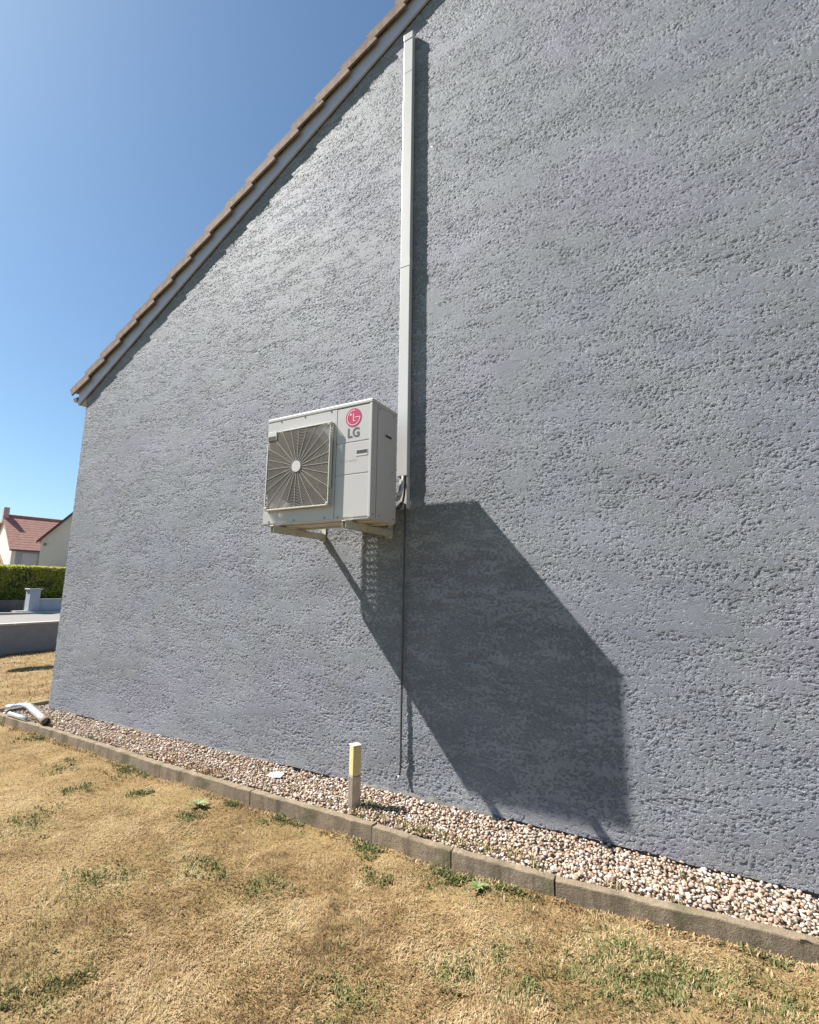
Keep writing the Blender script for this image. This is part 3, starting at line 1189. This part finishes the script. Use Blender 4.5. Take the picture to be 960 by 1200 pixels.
membrane(.60, 1.62, 1.3, 'longest wavy dark membrane edge, at the wall foot right of the yellow-topped light')
membrane(-.95, -.25, 4.1, 'dark membrane edge at the wall foot left of the white scrap')
membrane(-2.6, -1.75, 7.7, 'farthest dark membrane edge, at the wall foot near the white pipes')

# ------------------------------------------------------------------ bollard light
bl = empty('garden_light', (.732, -.30, -.02), 'short square garden light post with a yellowed top, standing in the gravel', 'garden light')
bx0, by0, hw = .732, -.30, .031
bm = bmesh.new()
add_box(bm, bx0 - hw, bx0 + hw, by0 - hw, by0 + hw, -.06, .197, bevel=.005, seg=2)
for s in (-.012, .012):
    add_box(bm, bx0 + s - .0025, bx0 + s + .0025, by0 - hw - .0015, by0 - hw + .002, -.06, .19)
bl.rotation_euler = (0, 0, rad(-28))
obj('post', bm, MT['steel'], bl)
obj('diffuser', B((bx0 - hw + .001, bx0 + hw - .001, by0 - hw + .001, by0 + hw - .001, .198, .378), bevel=.007, seg=2), MT['yellow'], bl)
obj('cap', B((bx0 - hw - .001, bx0 + hw + .001, by0 - hw - .001, by0 + hw + .001, .379, .388), bevel=.003), MT['cap'], bl)

# pipes lying in the far corner
def open_tube(pts, r, th, n=18):
    bm = bmesh.new()
    add_tube(bm, pts, r, n, caps=False)
    add_tube(bm, pts, r - th, n, caps=False)
    bm.verts.ensure_lookup_table()
    N = len(pts)
    for base in (0, (N - 1) * n):
        for k in range(n):
            a, b = base + k, base + (k + 1) % n
            bm.faces.new((bm.verts[a], bm.verts[b], bm.verts[b + N * n], bm.verts[a + N * n]))
    return bm


ep = empty('elbow_pipe', (-3.6, -.22, .04), 'bent white plastic pipe lying on gravel with a brown dirty end', 'pipe')
path = [(-3.99, -.315, .045), (-3.97, -.25, .047), (-3.95, -.19, .05), (-3.91, -.155, .052), (-3.84, -.152, .052), (-3.70, -.185, .050), (-3.30, -.285, .046), (-3.10, -.335, .042)]
obj('tube', open_tube(path, .034, .003), MT['bigpipe'], ep, True)
obj('socket', open_tube([(-3.12, -.330, .042), (-3.02, -.352, .040)], .038, .006), MT['rust'], ep, True)
tagmesh('short_pipe', open_tube([(-3.78, -.360, .026), (-3.38, -.366, .024)], .022, .003), MT['bigpipe'],
        'short straight white pipe offcut lying beside the bent pipe', 'pipe', loc=(-3.6, -.35, 0))
# scrap
bm = bmesh.new()
pts = [(-.12, -.215, .018), (-.05, -.235, .022), (.0, -.20, .020), (-.01, -.15, .034), (-.06, -.14, .028), (-.13, -.165, .020)]
c0 = bm.verts.new((-.06, -.185, .042))
rv = [bm.verts.new(p) for p in pts]
for k in range(6):
    bm.faces.new((c0, rv[k], rv[(k + 1) % 6]))
r_ = bmesh.ops.extrude_face_region(bm, geom=list(bm.faces))
for v in r_['geom']:
    if isinstance(v, bmesh.types.BMVert):
        v.co.z -= .002
tagmesh('paper_scrap', bm, MT['paper'], 'crumpled white scrap lying on the gravel by the wall', 'litter', False, loc=(-.06, -.185, .02))

# ------------------------------------------------------------------ grass
PATCH = [(-2.975, -.49, .16), (-1.366, -.53, .17), (-.85, -.74, .10), (-1.284, -.931, .12), (.327, -.54, .16), (1.50, -.56, .16), (1.82, -.54, .14),
         (2.083, -1.04, .17), (2.40, -.70, .16), (2.60, -.72, .12), (2.86, -.66, .15), (.772, -1.112, .12), (.398, -1.165, .12), (.553, -1.953, .14),
         (1.477, -1.426, .13), (1.815, -1.13, .10), (-1.0, -1.35, .20), (-.2, -.80, .08), (2.30, -.92, .14), (2.50, -.85, .13), (.0, -1.5, .15), (-1.9, -.75, .12), (1.2, -.75, .07), (1.0, -.55, .10)]


def blades(n, xr, yr, length, width, seed, mask=None, flatness=.75, greenbias=0., zf=None):
    R = np.random.RandomState(seed)
    x = R.uniform(*xr, n)
    y = R.uniform(*yr, n)
    if mask is not None:
        k = mask(x, y)
        x, y = x[k], y[k]
    n = len(x)
    z = gheight(x, y) if zf is None else zf(x, y)
    gsum = np.zeros(n)
    for px, py, pr_ in PATCH:
        d = np.hypot(x - px, (y - py) * 1.15) / pr_
        gsum = np.maximum(gsum, np.clip(1.5 - d * .9, 0, 1) * .75)
    gsum *= np.clip((fbm(x * 14, y * 14, 31) - .30) * 3.2, 0, 1.15)
    gsum += np.clip((fbm(x * 2.3, y * 2.3, 77) - .52) * 1.6, 0, .30) * np.clip((fbm(x * 11, y * 11, 78) - .35) * 3, 0, 1) + .02 + .10 * np.clip((x - .8) / 1.5, 0, 1) * np.clip((-.35 - y) * 3, 0, 1)
    gsum = np.clip(gsum + greenbias, 0, 1)
    green = R.rand(n) < gsum * .85
    brown = fbm(x * 3.1 + 9, y * 3.1, 41)
    tone = np.where(green, R.uniform(.70, .97, n), np.clip(.40 + (brown - .5) * 1.15 + (fbm(x * 12, y * 12, 43) - .5) * .85 + R.normal(0, .09, n), .0, .60))
    swirl = fbm(x * 3.5, y * 3.5, 61, 3) * 12.0
    az = swirl + R.normal(0, 1.1, n)
    lean = np.where(green, R.uniform(.15, .9, n), np.clip(R.normal(flatness, .22, n), .05, 1.0)) * math.pi / 2
    L = length * R.uniform(.5, 1.25, n) * np.where(green, .85, 1)
    W_ = width * R.uniform(.6, 1.3, n) * np.where(green, 1.35, 1)
    up = np.cos(lean)
    ou = np.sin(lean)
    dx, dy = np.cos(az), np.sin(az)
    base = np.stack([x, y, z - .003 + R.uniform(0, .009, n) * (lean > .9)], -1)
    mid_ = base + np.stack([dx * ou * L * .5, dy * ou * L * .5, up * L * .5 + .004], -1)
    tip = base + np.stack([dx * ou * L, dy * ou * L, up * L * .85], -1)
    side = np.stack([-dy, dx, R.uniform(-.5, .5, n)], -1) * (W_ / 2)[:, None]
    v = np.stack([base - side, base + side, mid_ + side * .9, tip, mid_ - side * .9], 1).reshape(-1, 3)
    b0 = np.arange(n)[:, None] * 5
    f = np.concatenate([b0 + np.array([[0, 1, 2]]), b0 + np.array([[0, 2, 4]]), b0 + np.array([[4, 2, 3]])], 1).reshape(-1)
    return v, f, np.repeat(tone, 5)


def lawn_mask(x, y):
    return y < edge_y(x) - .004


def build_grass(name, parts, label):
    V, F, Tn = [], [], []
    k = 0
    for v, f, t in parts:
        V.append(v); F.append(f + k); Tn.append(t)
        k += len(v)
    me = raw_mesh(name, np.concatenate(V), 3, np.concatenate(F), np.concatenate(Tn))
    return tag(link(name, me, MT['grass']), label, 'grass', None, 'stuff')


def near_mask(x, y):
    # denser where the camera looks closely
    d = np.hypot(x - CAM.x, y - CAM.y)
    k = np.random.RandomState(3).rand(len(x)) < np.clip(3.4 / d ** 1.6, .10, 1)
    # the strip of lawn that is in view, and a margin
    vis = y > (-.63 - (3.014 - x) * .57) - .55
    k2 = np.random.RandomState(4).rand(len(x)) < .12
    bare = (fbm(x * 1.9, y * 1.9, 88) < .43) & (np.random.RandomState(6).rand(len(x)) < .55)
    return k & lawn_mask(x, y) & (vis | k2) & ~bare


g1 = blades(900000, (-4.2, 4.2), (-3.6, -.3), .022, .0024, 21, near_mask)
g2 = blades(60000, (-12, -4.16), (-3, 6), .055, .0075, 22, None)
build_grass('dry_grass', [g1, g2], 'short straw coloured dried lawn grass with green tufts')


def tufts(spots, seed, zf, hgt=.05, wid=.0022):
    R = np.random.RandomState(seed)
    xs_, ys_, t_ = [], [], []
    V, F, Tn = [], [], []
    k = 0
    for (cx, cy, rr, cnt, tone0) in spots:
        n = cnt
        x = cx + R.normal(0, rr, n)
        y = cy + R.normal(0, rr * .6, n)
        z = zf(x, y)
        az = R.uniform(0, 6.28, n)
        lean = R.uniform(.1, .75, n)
        L = hgt * R.uniform(.4, 1.3, n)
        dx, dy = np.cos(az), np.sin(az)
        base = np.stack([x, y, z - .004], -1)
        mid_ = base + np.stack([dx * lean * L * .4, dy * lean * L * .4, L * .6], -1)
        tip = base + np.stack([dx * lean * L * 1.1, dy * lean * L * 1.1, L * (1 - .4 * lean)], -1)
        s = np.stack([-dy, dx, dx * 0], -1) * (wid * R.uniform(.7, 1.6, n))[:, None]
        v = np.stack([base - s, base + s, mid_ + s, tip, mid_ - s], 1).reshape(-1, 3)
        b0 = np.arange(n)[:, None] * 5 + k
        F.append(np.concatenate([b0 + np.array([[0, 1, 2]]), b0 + np.array([[0, 2, 4]]), b0 + np.array([[4, 2, 3]])], 1).reshape(-1))
        V.append(v)
        Tn.append(np.repeat(np.clip(tone0 + R.normal(0, .1, n), 0, 1), 5))
        k += len(v)
    return np.concatenate(V), np.concatenate(F), np.concatenate(Tn)


# grassy weeds growing out of the gravel, hugging the edging
sp = []
for x in np.arange(.80, 2.0, .05):
    sp.append((x, float(edge_y(x)) + .085 + rnd.uniform(-.01, .05), .028, int(rnd.uniform(8, 55)), rnd.choice([.60, .66, .74, .80])))
for x in (-2.4, -2.2, -1.35, -1.25, -.75, -.6, -.45, -3.5, -3.4, 2.3, 2.55):
    sp.append((x, float(edge_y(x)) + .08, .03, rnd.randint(10, 30), rnd.choice([.45, .62, .7])))
for k in range(70):
    xx_ = rnd.uniform(-3.6, 3.0)
    sp.append((xx_, rnd.uniform(float(edge_y(xx_)) + .07, -.04), .03, rnd.randint(3, 14), rnd.choice([.3, .45, .62, .7, .78])))
sp += [(.80, -.24, .03, 60, .78), (.87, -.22, .03, 40, .74), (-1.15, -.03, .02, 40, .76), (-.62, -.02, .015, 15, .7)]
v, f, t = tufts(sp, 5, lambda x, y: x * 0 + .0, .042)
tag(link('gravel_weeds', raw_mesh('gravel_weeds', v, 3, f, t), MT['grass']), 'thin yellow-green weeds growing in the gravel along the edging', 'weeds', None, 'stuff')
# taller green tufts leaning on the lawn side of the edging
sp = []
for px, py, pr_ in PATCH:
    for k in range(14):
        sp.append((px + rnd.gauss(0, pr_ * .65), min(py + rnd.gauss(0, pr_ * .5), float(edge_y(px)) - .02), .030, rnd.randint(5, 26), rnd.choice([.72, .80, .86, .9])))
for px, py in ((-1.366, -.50), (.327, -.50), (1.50, -.53), (1.82, -.52), (1.56, -.54), (-2.9, -.45), (1.0, -.50), (-.1, -.51), (2.9, -.43)):
    for k in range(5):
        sp.append((px + rnd.gauss(0, .05), py - abs(rnd.gauss(0, .02)), .022, rnd.randint(20, 50), rnd.choice([.80, .86, .9])))
x = -4.0
while x < 3.4:      # thin fringe of grass leaning on the edging
    sp.append((x, float(edge_y(x)) - .034, .03, rnd.choice([0, 8, 16, 40]), rnd.choice([.3, .45, .5, .62, .8])))
    x += .04
v, f, t = tufts(sp, 6, lambda x, y: gheight(x, y), .026, .0030)
tag(link('green_weeds', raw_mesh('green_weeds', v, 3, f, t), MT['grass']), 'scattered green weed tufts in the dry lawn beside the edging', 'weeds', None, 'stuff')
sp = [(-1.0, float(edge_y(-1.)) + .09, .05, 60, .3), (-.55, -.36, .05, 40, .3), (2.28, -.55, .05, 120, .3), (3.05, -.42, .03, 120, .3), (1.62, -.54, .04, 60, .4), (-2.0, -.33, .04, 40, .3), (3.0, -.60, .05, 90, .5)]
v, f, t = tufts(sp, 8, lambda x, y: np.where(y < edge_y(x), GZ, 0.0), .045)
tag(link('dead_weeds', raw_mesh('dead_weeds', v, 3, f, t), MT['brownleaf']), 'reddish brown dead weeds along the concrete edging', 'weeds', None, 'stuff')

# leafy rosette weeds
def rosette(x, y, s, label, seed):
    R = random.Random(seed)
    z = float(gheight(np.array([x]), np.array([y]))[0])
    e = empty('rosette_weed', (x, y, z), label, 'weed')
    for k in range(11):
        a = k * 2.4 + R.uniform(-.3, .3)
        L = s * R.uniform(.6, 1.1)
        wd = L * .17
        bm = bmesh.new()
        pr_ = None
        for i in range(6):
            t = i / 5
            h = .012 + L * .42 * math.sin(t * 2.2) * .6
            ww = wd * math.sin(math.pi * (.08 + .9 * t)) * (1.25 if i % 2 else .8)
            c = Vector((x + math.cos(a) * L * t, y + math.sin(a) * L * t, z + h))
            sd = Vector((-math.sin(a), math.cos(a), 0)) * ww
            cur = (bm.verts.new(c - sd + Vector((0, 0, .004))), bm.verts.new(c), bm.verts.new(c + sd + Vector((0, 0, .004))))
            if pr_:
                bm.faces.new((pr_[0], pr_[1], cur[1], cur[0]))
                bm.faces.new((pr_[1], pr_[2], cur[2], cur[1]))
            pr_ = cur
        o = obj('leaf', bm, MT['leaf'], e, True)
    return e


MT['leaf'] = simple('pale_green_weed_leaf', (.15, .19, .065), .6, 0, .2, 40)
rosette(-.316, -.66, .085, 'pale leafy weed flat in the lawn below the white scrap', 1)
rosette(1.70, -.60, .06, 'small leafy weed against the edging right of the garden light', 2)

# ------------------------------------------------------------------ far left: garden wall, street, neighbours
gw = empty('garden_wall', (-10.45, 3, GZ), 'low dark grey-blue garden wall beyond the lawn, left of the house corner', 'wall')
def along(xa, ya, xb, yb, z0, z1, th, bevel=0):
    """wall slab between two ground points, thickness th to the -X side"""
    L = math.hypot(xb - xa, yb - ya)
    bm = bmesh.new()
    add_box(bm, -th, 0, 0, L, z0, z1, bevel=bevel)
    bm.transform(Matrix.Translation((xa, ya, 0)) @ Matrix.Rotation(math.atan2(-(xb - xa), yb - ya), 4, 'Z'))
    return bm
obj('wall_body', along(-9.35, -6, -11.1, 4.6, -.4, .505, .16), MT['garden_wall'], gw)
for k in range(10):
    t0, t1 = k / 10, (k + 1) / 10
    P0, P1 = Vector((-9.35, -6)), Vector((-11.1, 4.6))
    a, b = P0.lerp(P1, t0 + .001), P0.lerp(P1, t1 - .001)
    obj('coping_stone', along(a.x + .03, a.y, b.x + .03, b.y, .508, .55, .22, .004), MT['coping'], gw)

tag(obj('street', B((-28.6, -17, -60, 80, -.3, GZ + .012)), MT['street']), 'sun bleached street beyond the garden wall', None, None, 'structure')
tag(obj('far_kerb', B((-28.9, -28.602, -60, 80, -.3, .0), bevel=.02), MT['kerbwhite']), 'pale kerb along the far side of the street', None, None, 'structure')
tag(obj('terrace', B((-62, -30.42, -50, 70, -.4, .60)), MT['far_soil']), 'raised dry ground behind the retaining wall', None, None, 'structure')
rw = tagmesh('retaining_wall', B((-30.4, -30.2, -50, 10.9, -.3, .62)), MT['dark_wall'], 'dark retaining wall across the street below the hedge', 'wall', False, (-30.3, 0, -.1))
tagmesh('doorstep', B((-29.6, -29.0, 10.05, 10.62, -.13, .06), bevel=.01), MT['kerbwhite'], 'pale step on the far pavement left of the gate pillar', 'step', False, (-29.3, 10.3, -.1))
gp = empty('gate_pillar', (-29.2, 10.8, GZ), 'pale blue-grey gate pillar with a cap across the street', 'pillar')
obj('shaft', B((-29.45, -28.97, 10.62, 11.13, -.3, 1.20), bevel=.01), MT['far_wall'], gp)
obj('cap', B((-29.49, -28.93, 10.54, 11.21, 1.202, 1.28), bevel=.015), MT['coping'], gp)
bw = empty('boundary_wall', (-29.2, 16, GZ), 'low pale blue-grey boundary wall running right from the gate pillar', 'wall')
obj('wall_body', B((-29.32, -29.10, 11.133, 40, -.3, .66)), MT['far_wall'], bw)
obj('coping', B((-29.35, -29.06, 11.135, 40, .662, .70), bevel=.008), MT['coping'], bw)

# hedge
he = empty('hedge', (-32, 12, .6), 'trimmed yellow-green hedge in front of the neighbouring houses', 'hedge')
core = B((-33.0, -31.62, -6, 30, .4, 2.44))
obj('branches', core, MT['hedge_core'], he)
n = 52000
R = np.random.RandomState(5)
yy = np.where(R.rand(n) < .6, R.uniform(8.5, 15, n), R.uniform(-6, 30, n))
face = R.rand(n)
bx_ = np.where(face < .62, -31.55 + R.normal(0, .07, n), R.uniform(-33.05, -31.5, n))
bz_ = np.where(face < .62, R.uniform(.62, 2.6, n), 2.52 + R.normal(0, .05, n))
lump = fbm(yy * 1.3, bz_ * 1.3, 13)
bx_ = bx_ + np.where(face < .62, (lump - .5) * .35, 0)
bz_ = bz_ + np.where(face >= .62, (fbm(yy * 1.7, bx_, 14) - .5) * .12, 0)
# gaps low down where the inside shows
kp = ~((face < .62) & (fbm(yy * 2.2, bz_ * 2.0, 19) < .44) & (R.rand(n) < .8)) & ~((face < .62) & (bz_ < 1.0) & (R.rand(n) < .55))
yy, bx_, bz_, face = yy[kp], bx_[kp], bz_[kp], face[kp]
n = len(yy)
c = np.stack([bx_, yy, bz_], -1)
d1 = R.normal(0, 1, (n, 3)); d1 /= np.linalg.norm(d1, axis=1)[:, None]
d2 = np.cross(d1, R.normal(0, 1, (n, 3))); d2 /= np.linalg.norm(d2, axis=1)[:, None]
s = R.uniform(.035, .075, n)[:, None]
v = np.stack([c - d1 * s, c - d2 * s * .5, c + d1 * s, c + d2 * s * .5], 1).reshape(-1, 3)
tn = np.clip(.45 + (bz_ - 1.6) * .12 + R.normal(0, .18, n), 0, .9)
tn = np.where(R.rand(n) < .05, 1, tn)
me = raw_mesh('foliage', v - np.array([-32, 12, .6]), 4, np.arange(n * 4), np.repeat(tn, 4))
o = link('foliage', me, MT['hedge'], he)
o['kind'] = 'stuff'

# house with the red roof (local frame: front faces +X, rotated 10 deg)
def place(objs, root, origin, ang):
    root.location = origin
    root.rotation_euler = (0, 0, ang)


ha = empty('neighbour_house', (0, 0, 0), 'neighbouring house with pinkish red tiled roof and grey-blue front, behind the hedge', 'house')
EZ, RZ, BK = 4.2, 6.86, 3.25
def slab(bm, pts, th):
    """thick sheet from 4 points"""
    P = [Vector(p) for p in pts]
    nn = (P[1] - P[0]).cross(P[2] - P[0]).normalized() * th
    a = [bm.verts.new(p) for p in P]
    b = [bm.verts.new(p - nn) for p in P]
    k = len(P)
    bm.faces.new(a)
    bm.faces.new(b[::-1])
    for i in range(k):
        bm.faces.new((a[i], b[i], b[(i + 1) % k], a[(i + 1) % k]))
bm = bmesh.new()
add_box(bm, -.25, -.003, .01, 12, .3, EZ)
obj('front_wall', bm, MT['house_blue'], ha)
for y0_, y1_ in ((0, .25), (11.7, 11.99)):
    bm = bmesh.new()
    a = [bm.verts.new((x, y0_, z)) for x, z in ((-.0, .3), (-2 * BK, .3), (-2 * BK, EZ), (-BK, RZ - .1), (0, EZ))]
    b = [bm.verts.new((x, y1_, z)) for x, z in ((-.0, .3), (-2 * BK, .3), (-2 * BK, EZ), (-BK, RZ - .1), (0, EZ))]
    bm.faces.new(a); bm.faces.new(b)
    for i in range(5):
        bm.faces.new((a[i], a[(i + 1) % 5], b[(i + 1) % 5], b[i]))
    obj('gable_wall', bm, MT['house_white'], ha)
roof = bmesh.new()
slab(roof, [(.30, -.18, EZ - .16), (.30, 12.2, EZ - .16), (-BK, 12.2, RZ), (-BK, -.18, RZ)], .12)
slab(roof, [(-2 * BK - .3, 12.2, EZ - .16), (-2 * BK - .3, -.18, EZ - .16), (-BK, -.18, RZ), (-BK, 12.2, RZ)], .12)
ra = obj('roof', roof, MT['red_tile'], ha)
rowb = bmesh.new()
for k in range(14):
    t = k / 14
    xx, zz = .30 + (-BK - .30) * t, EZ - .16 + (RZ - EZ + .16) * t
    slab(rowb, [(xx, -.19, zz + .035), (xx, 12.21, zz + .035), (xx - .27, 12.21, zz + .035 + .27 * .75), (xx - .27, -.19, zz + .035 + .27 * .75)], .03)
obj('tile_rows', rowb, MT['red_tile'], ra)
obj('gutter', T([(.36, -.15, EZ - .20), (.36, 12.1, EZ - .20)], .07, 8), MT['trim'], ha)
obj('ridge_cap', T([(-BK, -.2, RZ + .02), (-BK, 12.2, RZ + .02)], .10, 8), MT['red_tile'], ra)
ch = obj('chimney', B((-BK - .2, -BK + .3, -.22, .14, RZ - .6, RZ + .62), bevel=.01), MT['chimney'], ra)
win = obj('roller_shutter', B((.0, .03, .62, 1.62, 2.95, 3.86)), MT['shutter_frame'], ha)
sl_ = bmesh.new()
for k in range(9):
    add_box(sl_, .032, .050, .67, 1.57, 3.0 + k * .09, 3.0 + k * .09 + .082)
obj('shutter_slats', sl_, MT['shutter'], win)
# low red-roofed lean-to on the left
lt = bmesh.new()
slab(lt, [(.8, -2.6, 2.95), (.8, -.50, 2.95), (-1.2, -.50, 4.0), (-1.2, -2.6, 4.0)], .1)
obj('lean_to_roof', lt, MT['red_tile'], ha)
obj('lean_to_wall', B((-1.1, .55, -2.5, -.55, .3, 2.9)), MT['house_white'], ha)
place(None, ha, (-40, 13.86, 0), rad(-10))

hb_ = empty('cream_house', (0, 0, 0), 'cream gabled house with dark roof edge, partly hidden by the big wall corner', 'house')
GW = 7.4
sb2 = 1.19
ez2 = 4.55
bm = bmesh.new()
poly = [(0, .3), (GW, .3), (GW, ez2), (GW / 2, ez2 + GW / 2 * sb2), (0, ez2)]
a = [bm.verts.new((0, y, z)) for y, z in poly]
b = [bm.verts.new((-9, y, z)) for y, z in poly]
bm.faces.new(a); bm.faces.new(b)
for i in range(5):
    bm.faces.new((a[i], a[(i + 1) % 5], b[(i + 1) % 5], b[i]))
obj('wall', bm, MT['house_cream'], hb_)
bm = bmesh.new()
slab(bm, [(.18, -.22, ez2 - .22 * sb2 + .17), (.18, GW / 2, ez2 + GW / 2 * sb2 + .17), (-9.2, GW / 2, ez2 + GW / 2 * sb2 + .17), (-9.2, -.22, ez2 - .22 * sb2 + .17)], .14)
slab(bm, [(.18, GW + .22, ez2 - .22 * sb2 + .17), (.18, GW / 2, ez2 + GW / 2 * sb2 + .17), (-9.2, GW / 2, ez2 + GW / 2 * sb2 + .17), (-9.2, GW + .22, ez2 - .22 * sb2 + .17)], .14)
rb_ = obj('roof', bm, MT['red_tile'], hb_)
bm = bmesh.new()
add_prof = [(-.24, ez2 - .24 * sb2 - .02), (GW / 2, ez2 + GW / 2 * sb2 - .02), (GW / 2, ez2 + GW / 2 * sb2 + .16), (-.24, ez2 - .24 * sb2 + .16)]
a = [bm.verts.new((.185, y, z)) for y, z in add_prof]
b = [bm.verts.new((.215, y, z)) for y, z in add_prof]
bm.faces.new(a); bm.faces.new(b)
for i in range(4):
    bm.faces.new((a[i], a[(i + 1) % 4], b[(i + 1) % 4], b[i]))
obj('barge_board', bm, MT['trim'], hb_)
obj('wall_lamp', B((.002, .10, .15, .30, ez2 - .42, ez2 - .25), bevel=.02), MT['screw'], hb_)
hb_.location = (-35, 13.46, 0)
hb_.rotation_euler = (0, 0, rad(-30))

# ball-on-stem caster, added unseen left of the frame to shade the lawn
ts = empty('shadow_caster', (-9.45, 1.08, GZ), 'unseen ball-on-stem shadow caster added on the lawn left of the house', 'shadow caster')
obj('stem', T([(-9.45, 1.08, GZ - .05), (-9.45, 1.08, 1.7)], .012, 6), MT['trim'], ts)
R = np.random.RandomState(9)
n = 5000
d = R.normal(0, 1, (n, 3)); d /= np.linalg.norm(d, axis=1)[:, None]
c = np.array([-9.42, 1.1, 1.86]) + d * np.array([.24, .42, .24]) * (R.rand(n, 1) ** .4)
d1 = R.normal(0, 1, (n, 3)); d1 /= np.linalg.norm(d1, axis=1)[:, None]
d2 = np.cross(d1, R.normal(0, 1, (n, 3))); d2 /= np.linalg.norm(d2, axis=1)[:, None]
v = np.stack([c - d1 * .03, c - d2 * .016, c + d1 * .03, c + d2 * .016], 1).reshape(-1, 3)
o = link('leaves', raw_mesh('leaves', v - np.array([-9.45, 1.08, GZ]), 4, np.arange(n * 4), np.repeat(np.clip(.5 + R.normal(0, .2, n), 0, .9), 4)), MT['hedge'], ts)
o['kind'] = 'stuff'
